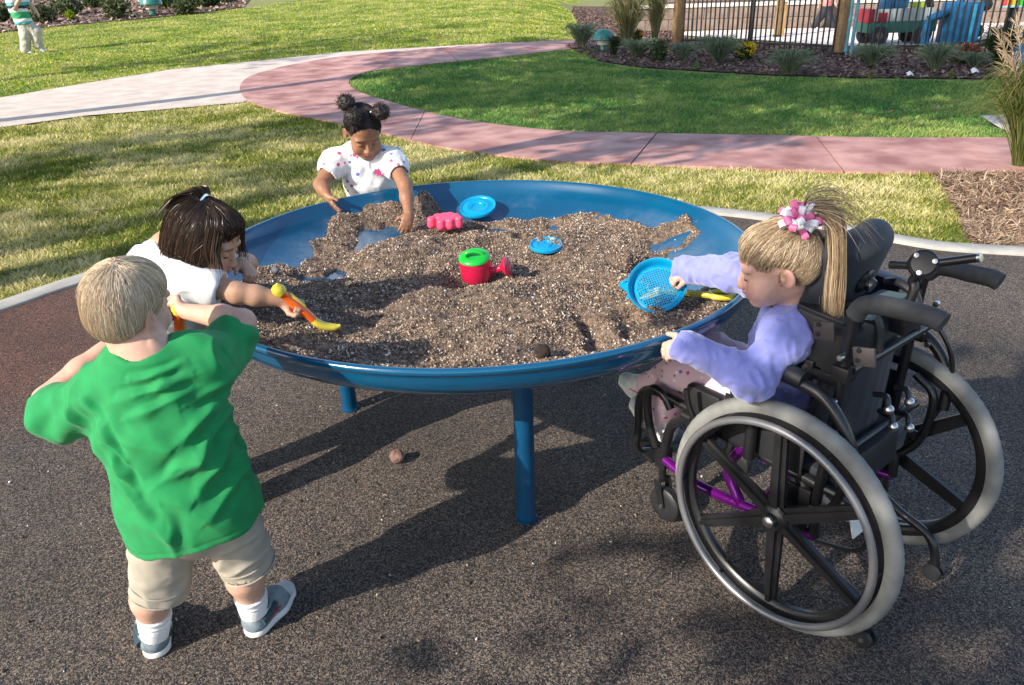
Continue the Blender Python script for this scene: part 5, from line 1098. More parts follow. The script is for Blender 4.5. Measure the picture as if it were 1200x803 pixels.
def drive_wheel(lat, sgn, ph):
    c = cw(0, lat, .305); ax = CL*sgn
    w = bpy.data.objects.new('wheel', None); COL.objects.link(w); w.parent = wch; w.location = Vector([float(v) for v in c-ORG[wch.name]]); ORG[w.name] = c.copy()
    A = frame(ax, (0, 0, 1)); mb = MB(); n = 72; V = []; F = []
    prof = [(.0, .0215), (.006, .0205), (.013, .0165), (.0185, .010), (.0195, .002), (.0175, -.008), (.014, -.015)]; prof = [(-x, y) for x, y in prof[::-1]]+prof[1:]
    m = len(prof)
    for i in range(n*2):
        t = PI*i/n
        for j, (x, y) in enumerate(prof):
            kn = .0011 if (i % 2 == 0) and abs(x) > .004 and y > .005 else 0
            rr = .2835+y+kn; V.append(c+A@np.array([rr*math.cos(t), rr*math.sin(t), x]))
    for i in range(n*2):
        for j in range(m-1): a, b_ = i*m, ((i+1) % (n*2))*m; F.append((a+j, b_+j, b_+j+1, a+j+1))
    mb.add(np.array(V), F).build('tyre', M_tyre, w)
    mb = MB(); mb.lathe([(.272, -.016), (.276, -.012), (.2745, 0), (.276, .012), (.272, .016), (.262, .0155), (.250, .012), (.245, .006), (.245, -.006), (.250, -.012), (.262, -.0155), (.272, -.016)], c, ax, 72, cap=False); mb.build('rim', M_blk, w)
    for k in range(6):
        t = ph+k*PI/3; d = A@np.array([math.cos(t), math.sin(t), 0]); s_ = np.cross(ax, d); mb = MB()
        for r0, r1, w0, w1, o, tk in ((.028, .250, .021, .0155, .0, .006), (.028, .250, .008, .006, .008, .007)):
            P = []
            for r_, ww in ((r0, w0), (r1, w1)):
                for u, v in ((-1, -1), (1, -1), (1, 1), (-1, 1)): P.append(c+d*r_+s_*ww*u+ax*(o+tk*v))
            mb.add(np.array(P), [(3, 2, 1, 0), (4, 5, 6, 7)]+[(i, (i+1) % 4, 4+(i+1) % 4, 4+i) for i in range(4)])
        mb.build('spoke', M_blk, w, smooth=False)
    mb = MB(); mb.lathe([(.030, -.022), (.036, -.016), (.036, .010), (.030, .016), (.018, .020), (.016, .030)], c, ax, 28); mb.build('hub', M_blk, w)
    mb = MB(); mb.lathe([(.0145, .028), (.0145, .036), (.010, .040), (.0001, .041)], c, ax, 18); mb.build('axle_cap', M_steel, w)
    mb = MB(); mb.tube([c+ax*.042+A@np.array([.262*math.cos(t), .262*math.sin(t), 0]) for t in np.linspace(0, 2*PI, 84, endpoint=False)], .0092, 12, closed=True); mb.build('hand_rim', M_rimg, w)
    for k in range(6):
        t = ph+k*PI/3+PI/6; d = A@np.array([math.cos(t), math.sin(t), 0]); mb = MB(); mb.tube([c+d*.266+ax*.012, c+d*.264+ax*.040], .005, 8); mb.build('hand_rim_tab', M_blk, w)
    mb = MB(); t = 4.2; d = A@np.array([math.cos(t), math.sin(t), 0]); mb.tube([c+d*.247+ax*.004, c+d*.222+ax*.006], [.004, .003], 8); mb.build('valve', M_blk, w)
drive_wheel(.27, 1, PI/2+.06); drive_wheel(-.225, -1, .35)
tubec('axle_bar', [(0, -.25, .305), (0, .25, .305)], .016, M_blk, sm=0)
for s in (1, -1):
    # side frame
    tubec('seat_rail', [(-.10, .19*s, .385), (.36, .19*s, .40)], .014, M_blk, sm=0)
    tubec('frame_tube', [(-.06, .19*s, .24), (.14, .19*s, .215), (.30, .19*s, .20), (.42, .18*s, .215)], .0145, M_purple)
    tubec('frame_tube', [(.16, .19*s, .395), (.20, .19*s, .30), (.15, .19*s, .215)], .0145, M_purple)
    tubec('front_tube', [(.34, .19*s, .395), (.40, .185*s, .34), (.43, .18*s, .22)], .0145, M_blk)
    tubec('frame_tube', [(-.06, .19*s, .24), (-.05, .19*s, .305), (.0, .19*s, .385)], .014, M_blk)
    boxc('axle_plate', (0, .205*s, .31), (.045, .005, .06), M_blk, .004)
    # caster
    cst = boxc('caster_housing', (.435, .17*s, .215), (.020, .019, .035), M_blk, .006)
    tubec('caster_stem', [(.435, .17*s, .25), (.435, .17*s, .13)], .011, M_blk, sm=0, parent=cst)
    for q in (-1, 1): boxc('fork_blade', (.425, .17*s+.022*q, .095), (.012, .003, .045), M_blk, .002, .25, cst)
    cc = cw(.415, .17*s, .056); mb = MB(); mb.lathe([(.012, -.018), (.030, -.017), (.046, -.0165), (.054, -.011), (.0565, 0), (.054, .011), (.046, .0165), (.030, .017), (.012, .018)], cc, CL, 36); cwl = mb.build('caster_wheel', M_pad, wch)
    for q in (-1, 1): mb = MB(); mb.lathe([(.0001, .0275), (.007, .0275), (.007, .024)], cc, CL*q, 12); mb.build('axle_bolt', M_steel, cwl)
    # anti tip
    at_ = tubec('anti_tip_tube', [(-.02, .175*s, .20), (-.10, .175*s, .155), (-.185, .175*s, .125), (-.215, .175*s, .075), (-.22, .175*s, .032)], .0115, M_blk)
    for q in (-1, 1):
        mb = MB(); mb.lathe([(.006, -.007), (.022, -.006), (.025, 0), (.022, .006), (.006, .007)], cw(-.222, .175*s+.014*q, .026), CL, 20); mb.build('anti_tip_wheel', M_pad, at_)
    mb = MB(); mb.lathe([(.0001, .024), (.006, .0235), (.006, .02)], cw(-.222, .175*s, .026), CL*s, 10); mb.build('bolt', M_steel, at_)
    # legrest hanger
    tubec('legrest_hanger', [(.33, .19*s, .425), (.44, .19*s, .432), (.50, .19*s, .415), (.525, .185*s, .36), (.528, .18*s, .28), (.55, .165*s, .205)], .0135, M_blk)
    tubec('hanger_loop', [(.40, .195*s, .40), (.425, .198*s, .435), (.465, .198*s, .44), (.485, .195*s, .40), (.475, .195*s, .32), (.45, .19*s, .25)], .0125, M_blk)
    # back canes
    z0, fw0 = (.0, -.065)
    if s > 0: L = [(-.055, .2, .30), (-.063, .2, .50), (-.068, .2, .70), (-.070, .2, .80), (-.072, .2, .835), (-.088, .2, .862), (-.125, .2, .874), (-.18, .2, .878)]
    else: L = [(-.025, -.185, .25), (-.030, -.185, .45), (-.034, -.185, .70), (-.036, -.185, .79), (-.042, -.185, .82), (-.062, -.185, .842), (-.095, -.185, .848), (-.135, -.185, .847)]
    cane = tubec('back_cane', L, .0125, M_blk)
    e0, e1 = L[-1], L[-2]; gl = [L[-4], L[-3], L[-2], L[-1], (L[-1][0]-.045, L[-1][1], L[-1][2]+.001), (L[-1][0]-.066, L[-1][1], L[-1][2]-.004)]
    tubec('push_grip', gl, .0205, M_foam, 16, parent=cane)
    boxc('cane_clamp', (L[3][0], .2*s, .70), (.020, .022, .018), M_blk, .004, 0, cane)
    for zz in (.63, .74): mb = MB(); mb.lathe([(.0001, .026), (.006, .0255), (.0075, .021), (.0075, .012)], cw(-.066, .2*s, zz), CL*s, 12); mb.build('bolt', M_steel, cane)
    mb = MB(); mb.tube(CP([(-.06, .2*s, .55), (-.115, .2*s, .50), (-.10, .2*s, .36), (-.02, .195*s, .27)]), .011, 10, sm=5); mb.build('brace_tube', M_blk, wch)
    # armrest
    ar = tubec('armrest_tube', [(.115, .235*s, .40), (.118, .235*s, .58), (.112, .235*s, .642), (.075, .235*s, .655), (.02, .235*s, .655), (-.045, .235*s, .645), (-.095, .235*s, .605), (-.128, .23*s, .545), (-.135, .22*s, .47)], .0145, M_blk)
    tubec('arm_pad', [(.125, .235*s, .655), (.105, .235*s, .664), (.03, .235*s, .666), (.0, .235*s, .664)], [.016, .0215, .0225, .020], M_pad, 14, parent=ar)
    boxc('side_guard', (.10, .212*s, .47), (.115, .003, .065), M_pad, .002)
# cross brace
for s in (1, -1): tubec('cross_brace', [(.10, .19*s, .225), (.10, -.19*s, .385)], .0125, M_purple, sm=0)
boxc('seat_cushion', (.14, 0, .395), (.225, .175, .032), M_navy, .018, -.06)
S = SDF(); 
for u in np.linspace(-1, 1, 7): S.rc(cw(-.030+.030*u*u, .015+.130*u, .46), cw(-.045+.030*u*u, .015+.115*u, .745), .026, .024, .03)
V, F = S.mesh(.005); mesh_np('backrest', V, F, M_navy, wch)
boxc('back_top_pad', (-.035, .03, .800), (.035, .085, .010), M_teal, .008, .1)
for s in (1, -1):
    lp = boxc('trunk_support_pad', (.022, .150*s, .735), (.066, .026, .062), M_pad, .014, -.10)
    boxc('pad_top', (.020, .150*s, .799), (.058, .024, .006), M_pad, .004, -.10, lp)
    for fw in (.075, .030):
        br = boxc('hinge_plate', (fw, .181*s, .655), (.019, .006, .034), M_blk, .003)
        for zz in (-.018, .016): mb = MB(); mb.lathe([(.0001, .011), (.005, .0105), (.006, .006)], cw(fw, .181*s, .655+zz), CL*s, 10); mb.build('screw', M_steel, br)
    boxc('hinge_arm', (-.02, .180*s, .66), (.05, .005, .012), M_blk, .003)
    for fw, zz, tl in (((-.022, .790, .2), (-.118, .762, .25)) if s > 0 else ()):
        br = boxc('bracket_plate', (fw, .222*s, zz), (.024, .004, .021), M_brown, .003, tl)
        for q in (-.011, .012): mb = MB(); mb.lathe([(.0001, .007), (.005, .0065), (.006, .003)], cw(fw+.012, .222*s, zz+q), CL*s, 10); mb.build('screw', M_blk, br)
    tubec('shoulder_strap', [(.02, .12*s, .80), (-.02, .10*s, .815), (-.07, .09*s, .79), (-.085, .085*s, .70)], .011, M_pad, 8)
tubec('cross_handle', [(-.085, -.2, .71), (-.085, .2, .71)], .011, M_blk, sm=0)
tubec('cross_handle', [(-.075, -.2, .47), (-.075, .2, .47)], .011, M_blk, sm=0)
boxc('tilt_box', (-.075, .03, .42), (.035, .09, .045), M_pad, .012, .1)
for x, z in ((.10, .62), (.0, .60), (-.03, .52), (.06, .56)):
    k = tubec('release_lever', [(-.10, x, z), (-.135, x+.02, z+.015), (-.15, x+.035, z-.005)], .007, M_blk, 8); mb = MB(); mb.ell(cw(-.152, x+.036, z-.004), (.0115,)*3, None, 9); mb.build('lever_knob', M_steel, k)
# headrest
Ht = -.34; HR = CR@np.array([[math.cos(Ht), 0, math.sin(Ht)], [0, 1, 0], [-math.sin(Ht), 0, math.cos(Ht)]]); hcn = cw(.050, .02, .868)
S = SDF()
for u in np.linspace(-1, 1, 9): b0 = hcn+HR@np.array([.016*u*u, .097*u, 0]); S.rc(b0+HR@np.array([.0, 0, -.056]), b0+HR@np.array([0, 0, .050]), .043, .038, .03)
V, F = S.mesh(.0045); hd = mesh_np('headrest', V, F, M_navy, wch)
for zz in (-.028, .030):
    mb = MB(); mb.tube([hcn+HR@np.array([.016*u*u+.0425*k_, .088*u, zz]) for k_ in (1,) for u in np.linspace(-1, 1, 15)], .0022, 6); mb.build('piping', M_pad, hd)
    mb = MB(); mb.tube([hcn+HR@np.array([.016*u*u-.0425, .088*u, zz]) for u in np.linspace(-1, 1, 15)], .0022, 6); mb.build('piping', M_pad, hd)
mb = MB(); mb.lathe([(.030, 0), (.032, .008), (.026, .014), (.018, .018), (.016, .030)], hcn+HR@np.array([-.042, 0, -.01]), HR@np.array([-1., 0, 0]), 24); mb.build('mount_disc', M_blk, hd)
rod = tubec('headrest_rod', [(-.035, 0, .888), (-.10, 0, .905), (-.205, -.01, .945)], .0095, M_blk, 12, 4)
mb = MB(); kn_ = cw(-.104, .0, .908); ka = nrm(CL*.8+CF*-.35+np.array([0, 0, .35])); mb.lathe([(.022, -.022), (.030, -.018), (.032, 0), (.030, .018), (.024, .024), (.0001, .0245)], kn_, ka, 26); cl_ = mb.build('clamp_ball', M_blk, wch); A = frame(ka)
for t in (.3, 2.4, 4.5): mb = MB(); mb.lathe([(.0001, .029), (.0052, .0285), (.0065, .022)], kn_+A@np.array([.022*math.cos(t), .022*math.sin(t), 0]), ka, 10); mb.build('screw', M_steel, cl_)
mb = MB(); mb.lathe([(.0098, 0), (.0098, .006), (.0001, .0065)], cw(-.205, -.01, .945), nrm(-CF*.93+np.array([0, 0, .36])), 14); mb.build('rod_cap', M_steel, rod)
tubec('headrest_bracket', [(-.085, .0, .78), (-.092, -.01, .84), (-.085, -.012, .862), (-.10, -.005, .885), (-.104, .0, .90)], .0105, M_blk)
boxc('bracket_block', (-.09, 0, .775), (.018, .03, .03), M_blk, .004)
# strap over the hips, thigh pads, footplate, hose, tag
tubec('lap_strap', [(.17, .19, .44), (.235, .155, .53), (.245, .08, .565), (.24, -.05, .565), (.20, -.17, .46)], .010, M_pad, 8)
for s in (1, -1): boxc('thigh_pad', (.30, .178*s, .455), (.055, .016, .042), M_pad, .010)
boxc('footplate', (.55, .04, .150), (.045, .095, .006), M_blk, .005, -.30)
for s in (1, -1): tubec('footplate_arm', [(.55, .165*s, .205), (.555, .14*s, .165), (.55, .10*s, .148)], .010, M_blk)
tubec('brake_cable', [(-.06, -.2, .72), (-.125, -.22, .62), (-.13, -.22, .48), (-.06, -.2, .30), (-.04, -.18, .20)], .0065, M_blk, 8)
tubec('brake_cable', [(-.07, .18, .52), (-.13, .10, .36), (-.15, .12, .22), (-.05, .16, .20)], .0055, M_blk, 8)
boxc('wheel_lock', (.27, .222, .405), (.045, .012, .016), M_blk, .005); tubec('lock_lever', [(.27, .235, .41), (.30, .245, .47), (.31, .25, .52)], .008, M_blk, 8)
boxc('maker_tag', (-.10, .06, .24), (.002, .03, .035), mat('white tag', (.75, .75, .72), .6), .001, .3)
# ------------------------------------------------------------ background : fence, walls, plants, toys, people
M_wood = mat('weathered wood post', (.22, .13, .055), .8, c2=(.32, .21, .10), vs=14, bump=.4, bs=30, det=8); M_iron = mat('black iron', (.012, .012, .014), .45)
M_stone = mat('brown stone', (.17, .125, .10), .9, c2=(.25, .19, .155), vs=6, bump=.4, bs=20, det=8); M_cap = mat('pale cap stone', (.62, .57, .50), .8, c2=(.72, .67, .6), vs=3)
M_pipe = mat('pale blue pipe', (.10, .30, .38), .4, coat=.3)
def post(label, base, r, h, mt, name='post', square=True, group=None):
    t = thing(name, label, 'post', base, group); mb = MB()
    if square: mb.box(np.array(base)+[0, 0, h/2], (r, r, h/2), frame((0, 0, 1), (1, .3, 0)), .012)
    else: mb.tube([base, np.array(base)+[0, 0, h]], r, 16)
    mb.build('shaft', mt, t); mb = MB(); mb.box(np.array(base)+[0, 0, .03], (r*1.25, r*1.25, .03), None, .008); mb.build('base_plate', M_iron if mt is M_wood else mt, t); return t
FL, FM, FR = gp(797, 56), gp(985, 65.5), gp(1215, 64)
def fence(label, a, b, h, step=.108):
    f = thing('fence', label, 'fence', (a+b)/2); L = np.linalg.norm(b-a); d = (b-a)/L; R = np.stack([d, np.cross((0, 0, 1), d), (0, 0, 1)], 1); n = int(L/step); first = None
    for z in (.16, h-.12): mb = MB(); mb.box((a+b)/2+[0, 0, z], (L/2-.03, .016, .019), R, .003); mb.build('rail', M_iron, f)
    mb = MB(); p0 = a+d*step*.6; mb.box(p0+[0, 0, h/2+.03], (.0125, .0125, h/2-.03), R, .0025); mb.lathe([(.013, 0), (.0001, .045)], p0+[0, 0, h-.002], n=8)
    me = mb.build('picket', M_iron, f, smooth=False)
    for i in range(1, n): o = me.copy(); COL.objects.link(o); o.location = me.location+Vector([float(v) for v in d*step*i]); 
    return f, d
f1, d1 = fence('black iron picket fence between the left wooden post and the pipes', FL+[0, 0, 0], FM-nrm(FM-FL)*.12, 1.5)
f2, d2 = fence('black iron picket fence in front of the wagon, right of the blue pipes', FM+nrm(FR-FM)*.22, FR, 1.5)
post('square wooden post at the left end of the picket fence', gp(793, 55), .085, 2.6, M_wood, 'wooden_post'); post('wooden post beside the pale blue pipes', gp(982, 65), .070, 2.6, M_wood, 'wooden_post')
post('black fence post behind the yellow flowering plant', gp(879, 57)+[0, .06, 0], .040, 2.0, M_iron, 'fence_post'); post('black fence post under the rainbow coloured sign', gp(1178, 62)+[0, .05, 0], .055, 1.9, M_iron, 'fence_post')
pb = gp(910, 44); wp = post('twin wooden post with a white notice standing on the plaza', pb, .06, 2.6, M_wood, 'wooden_post')
mb = MB(); mb.box(pb+[.12, .03, 1.25], (.045, .06, 1.25), None, .01); mb.build('second_timber', mat('yellowish timber', (.38, .22, .07), .8, c2=(.46, .29, .11), vs=12), wp); mb = MB(); mb.box(pb+[.12, -.04, .86], (.05, .006, .09), None, .002); mb.build('notice', mat('white notice', (.7, .7, .72), .6), wp)
pt = thing('blue_pipes', 'pair of pale blue upright pipes with a low side branch beside the wooden post', 'pipes', gp(992, 65)); b = gp(992, 65)
for dx in (-.03, .075):
    mb = MB(); mb.tube([b+[dx, 0, 0], b+[dx, 0, 2.2]], .032, 14); pp = mb.build('pipe', M_pipe, pt)
    for z in (.08, .60, 1.2): mb = MB(); mb.lathe([(.033, -.02), (.040, -.016), (.040, .016), (.033, .02)], b+[dx, 0, z], n=16); mb.build('coupling', M_pipe, pp)
mb = MB(); mb.tube([b+[.075, 0, .11], b+[.36, .0, .11], b+[.40, .02, .05]], .032, 12); mb.build('side_branch', M_pipe, pt)
# retaining walls beyond the plaza, with blocks and cap stones
def wall(label, a, b, h, th, bl=.62, rows=2, name='retaining_wall'):
    w = thing(name, label, 'wall', (a+b)/2); L = np.linalg.norm(b-a); d = (b-a)/L; nn = np.cross((0, 0, 1), d); R = np.stack([d, nn, (0, 0, 1)], 1)
    mb = MB(); mb.box((a+b)/2+[0, 0, h/2-.01]+nn*.02, (L/2, th/2-.02, h/2-.01), R, 0); mb.build('core', M_joint, w, smooth=False)
    mb = MB(); hh = (h-.10)/rows; mb.box((0, 0, 0), (bl/2-.006, th/2, hh/2-.005), R, .012); proto = None; n = int(L/bl)
    for r_ in range(rows):
        for i in range(n+1):
            p = a+d*((i+(.5 if r_ % 2 else 0))*bl)+[0, 0, hh*(r_+.5)]-nn*.012*((i*7+r_*3) % 3)/3
            if proto is None: proto = mb.build('block', M_stone, w, smooth=False, origin=None); base = np.zeros(3); proto.data.transform(Matrix.Translation(Vector([float(v) for v in ORG[w.name]]))); proto.location = Vector([float(v) for v in p-ORG[w.name]])
            else: o = proto.copy(); COL.objects.link(o); o.location = Vector([float(v) for v in p-ORG[w.name]])
    cp = None
    for i in range(int(L/1.2)+1):
        p = a+d*(i+.5)*1.2+[0, 0, h-.045]
        if cp is None: m2 = MB(); m2.box((0, 0, 0), (.594, th/2+.04, .045), R, .010); cp = m2.build('cap_stone', M_cap, w, smooth=False); cp.data.transform(Matrix.Translation(Vector([float(v) for v in ORG[w.name]]))); cp.location = Vector([float(v) for v in p-ORG[w.name]])
        else: o = cp.copy(); COL.objects.link(o); o.location = Vector([float(v) for v in p-ORG[w.name]])
wall('low brown stone retaining wall with pale cap stones beyond the plaza', gp(745, 38)+[0, .4, 0], gp(1290, 24), .66, .35)
wall('upper brown stone wall behind the low retaining wall', gp(745, 38)+[1.6, 5.5, .0], gp(1290, 24)+[2, 5, 0], 1.55, .35, .8, 3, 'upper_wall')
up = [gp(745, 38)+[0, .6, 0], gp(1290, 24)+[0, .2, 0], gp(1290, 24)+[2, 5, 0], gp(745, 38)+[1.6, 5.5, 0]]
poly_sheet('upper_bed', up, .58, M_mulch, res=2.0)
# ------------------------------------------------------------ plants
M_leaf = mat('leaves', (1, 1, 1), .6, attr=True, var=.15, spec=.3, twosided_t=.3); M_bark = mat('bark', (.09, .065, .045), .9, c2=(.16, .12, .09), vs=18, bump=.6, bs=30)
def leaf_cloud(name, centers, rad, n, size, cols, parent, seed, asp=.5, shell=.55, up=.0):
    r = np.random.default_rng(seed); centers = np.atleast_2d(centers); k = r.integers(0, len(centers), n); rad = np.broadcast_to(np.asarray(rad, float), (len(centers), 3)) if np.ndim(rad) < 2 else np.asarray(rad)
    q = r.standard_normal((n, 3)); q /= np.linalg.norm(q, axis=1)[:, None]; q *= (shell+(1-shell)*r.random((n, 1)))**.6; P = centers[k]+q*rad[k]
    a = q+.7*r.standard_normal((n, 3))+[0, 0, up]; a /= np.linalg.norm(a, axis=1)[:, None]; b = np.cross(a, r.standard_normal((n, 3))); b /= np.linalg.norm(b, axis=1)[:, None]
    s = size*(.6+.8*r.random(n))[:, None]; V = np.stack([P-a*s*.5, P+b*s*asp*.5, P+a*s*.5+b*s*.06, P-b*s*asp*.5], 1); F = np.arange(n*4).reshape(-1, 4)
    C = np.array(cols)[np.minimum((r.random(n)*len(cols)).astype(int), len(cols)-1)]*(.75+.5*r.random(n))[:, None]
    return mesh_np(name, V.reshape(-1, 3), F, M_leaf, parent, smooth=False, col=np.repeat(C, 4, 0))
def shrub(label, base, rx, h, cols, seed, n=1500, cat='shrub', name='shrub', group=None, size=.05):
    t = thing(name, label, cat, base, group); r = np.random.default_rng(seed); base = np.array(base)
    mb = MB()
    for k in range(6): a = k*1.05+seed; mb.tube([base, base+[rx*.25*math.cos(a), rx*.25*math.sin(a), h*.35], base+[rx*.6*math.cos(a), rx*.6*math.sin(a), h*.7]], [.012, .009, .004], 5)
    mb.build('stem', M_bark, t)
    C = [base+[rx*.55*math.cos(a)*q, rx*.55*math.sin(a)*q, h*(.45+.18*z)] for a, q, z in zip(r.random(9)*6.3, r.random(9), r.standard_normal(9))]
    leaf_cloud('foliage', C, (rx*.55, rx*.55, h*.45), n, size, cols, t, seed, .55, .6); return t
OLV = [(.05, .075, .025), (.09, .12, .045), (.14, .16, .07), (.19, .20, .10), (.035, .05, .018)]; DKG = [(.02, .045, .012), (.035, .07, .018), (.06, .10, .03), (.10, .13, .045)]
lab = [('small grey green shrub cut by the left frame edge', 4, 26, 14, 16), ('grey green shrub touching the running child', 52, 27, 16, 19), ('broad shrub with a yellow green plant before it', 80, 18, 24, 19), ('largest round olive shrub left of the dome lamp', 137, 22, 18, 23), ('dark shrub behind the largest round shrub', 112, 9, 13, 14), ('dark green shrub right behind the dome lamp', 200, 9, 16, 13), ('olive shrub right of the dome lamp', 219, 17, 17, 19), ('dark shrub at the right end of the left bed', 246, 8, 14, 13), ('pale shrub at the top behind the dome lamp row', 268, 3, 10, 7)]
for i, (l, px, py, w, h) in enumerate(lab):
    b = gp(px, py); z = b[1]*math.cos(PITCH)+(CAM_H-b[2])*math.sin(PITCH); shrub(l, b, w*z/FPX, h*z/FPX*1.05, DKG if 'dark' in l else OLV, 40+i, 1300, size=.0042*z)
b = gp(88, 22); z = b[1]*.9; shrub('small yellow green leafy plant in front of the broad shrub', b+[0, -.3, 0], 6*z/FPX, 9*z/FPX, [(.35, .42, .02), (.22, .33, .02)], 60, 160, 'plant', 'plant', size=.005*z)
def tuft(label, base, h, spread, n, cols, seed, plume=None, w=.008, cat='grass clump'):
    t = thing('grass_clump', label, cat, base); r = np.random.default_rng(seed); base = np.array(base, float); P = []
    for k in range(n):
        a = r.random()*2*PI; s = spread*(.15+.85*r.random()); hh = h*(.55+.5*r.random()); b0 = base+[.15*spread*math.cos(a)*r.random(), .15*spread*math.sin(a)*r.random(), 0]; d = np.array([math.cos(a), math.sin(a), 0])
        P.append([b0, b0+d*s*.22+[0, 0, hh*.45], b0+d*s*.60+[0, 0, hh*.85], b0+d*s+[0, 0, hh*(.95-.45*s/spread*r.random())]])
    strands('blades', [catmull(p, 2) for p in P], w, M_leaf, t, cols, seed, True)
    if plume:
        Q = []
        for k in range(plume[0]):
            a = r.random()*2*PI; s = spread*.9*r.random(); d = np.array([math.cos(a), math.sin(a), 0]); e = base+d*s+[0, 0, h*(.9+.35*r.random())]
            mb_p = [base+d*s*.1, base+d*s*.5+[0, 0, (e-base)[2]*.6], e]; Q.append(catmull(mb_p, 4))
        strands('stalk', Q, w*.6, M_leaf, t, [plume[1]], seed+1)
        Z = []
        for q in Q:
            tip, dr = q[-1], nrm(q[-1]-q[-3])
            for j in range(plume[2]): a_ = tip-dr*plume[3]*r.random(); e_ = a_+dr*plume[3]*.25+r.standard_normal(3)*plume[3]*.16; Z.append([a_, (a_+e_)/2+[0, 0, .004], e_])
        strands('plume', Z, w*.8, M_leaf, t, [plume[1], tuple(np.array(plume[1])*1.25)], seed+2)
    return t
GG = [(.20, .27, .17), (.28, .35, .23), (.38, .42, .29), (.13, .20, .12)]; TAN = (.42, .33, .21); TG = [(.22, .23, .09), (.36, .33, .16), (.52, .45, .27), (.15, .19, .07)]
def sz(px, py): b = gp(px, py); return b, (b[1]*math.cos(PITCH)+CAM_H*math.sin(PITCH))/FPX
for i, (l, px, py, w, h, n, cols, pl) in enumerate([
    ('spiky grey green grass clump at the left tip of the fence bed', 682, 56, 22, 26, 260, GG, None), ('low dark grass clump with upright blades right of the teal dome', 720, 66, 10, 22, 160, DKG, None), ('wispy tall tan grass with plumes behind the teal dome', 735, 52, 28, 54, 320, TG, (34, TAN, 26, .30)),
    ('tall pale feathery grass left of the wooden fence post', 767, 52, 15, 58, 260, TG, (26, (.5, .42, .3), 26, .35)), ('blue green grass clump below the teal dome row', 748, 67, 26, 20, 260, GG, None), ('grey green clump under the left wooden post', 800, 72, 20, 20, 260, GG, None), ('loose grey grass clump left of the yellow flowers', 842, 74, 28, 30, 340, GG, None),
    ('dense spiky grass clump in front of the left fence', 925, 88, 28, 28, 420, GG, None), ('grass clump in front of the wagon wheels', 1022, 78, 26, 24, 340, GG, None), ('tall grass clump left of the orange flowers', 1095, 84, 24, 30, 380, GG, None), ('dark green grass clump by the fence at the far right', 1168, 78, 26, 44, 380, DKG, None), ('small grass clump right of the orange flowers', 1140, 80, 18, 18, 220, GG, None)]):
    b, k = sz(px, py); tuft(l, b, h*k*1.12, w*k*1.15, int(n*1.5), cols, 100+i, pl, .0011*k*FPX*.55)
b, k = sz(772, 72); shrub('dark green bushy plant in the fence bed left of the wooden post', b, 13*k, 24*k, DKG, 61, 700, size=.05); b, k = sz(733, 50); shrub('upright dark green bush inside the tan grass by the dome', b, 13*k, 34*k, DKG, 62, 900, size=.06)
def flowers(label, px, py, w, h, fc, lc, seed, nf=240):
    b, k = sz(px, py); t = shrub(label, b, w*k, h*k, lc, seed, 700, 'flowers', 'flowering_plant', size=.05); leaf_cloud('blossom', [b+[0, 0, h*k*.72]], (w*k*.95, w*k*.8, h*k*.42), nf, .045, fc, t, seed+1, .9, .8, .5)
flowers('bushy yellow flowering plant at the foot of the left fence', 873, 73, 12, 20, [(.70, .48, .01), (.80, .60, .03)], DKG, 63); flowers('rounded dusty red flowering plant before the blue play figure', 1127, 76, 18, 20, [(.34, .10, .07), (.40, .16, .11), (.28, .08, .06)], DKG, 65, 330); flowers('small orange yellow flowers beside the dome and tan grass', 748, 52, 6, 15, [(.65, .36, .01)], DKG, 67, 90)
for i, (px, py) in enumerate(((1020, 92), (1114, 92), (815, 82))):
    b, k = sz(px, py); shrub(('tiny yellow bedding plant at the bed edge below the wagon', 'tiny yellow bedding plant at the bed edge by the right litter', 'small bright green bedding plant below the left fence')[i], b, 5*k, 8*k, [(.3, .26, .03), (.1, .2, .03)] if i < 2 else [(.1, .3, .03)], 70+i, 90, 'plant', 'plant', size=.03)
# tall ornamental grass at the right edge
tg = tuft('tall tan ornamental grass with feathery heads at the right frame edge', gp(1188, 196)+[.06, 0, 0], .88, .46, 1100, [(.10, .14, .03), (.16, .19, .05), (.26, .24, .09), (.06, .10, .02)], 130, (30, (.46, .35, .24), 26, .22), .006)
# dome lamps
M_dome = mat('teal dome', (.02, .17, .14), .35, var=.15, coat=.4); M_lens = mat('lamp lens', (.6, .55, .5), .4)
for l, px, py, w in (('teal mushroom dome garden lamp at the tip of the fence bed', 707, 60, 13), ('green dome garden lamp between shrubs at the top left', 180, 18, 12)):
    b, k = sz(px, py); R0 = w*k; t = thing('garden_lamp', l, 'garden lamp', b); mb = MB(); mb.lathe([(R0*.35, 0), (R0*.32, R0*.3), (R0*.30, R0*1.0)], b, n=18); mb.build('stem', M_dome, t)
    mb = MB(); mb.lathe([(R0*.55, R0*.55), (R0*.55, R0*.95)], b, n=20); mb.build('lens', M_lens, t); mb = MB(); mb.lathe([(R0*.98, R0*.92), (R0*1.02, R0*.98)]+[(R0*math.cos(a), R0*(1.0+.85*math.sin(a))) for a in np.linspace(.1, PI/2-.02, 9)]+[(.0001, R0*1.86)], b, n=30); mb.build('dome', M_dome, t)
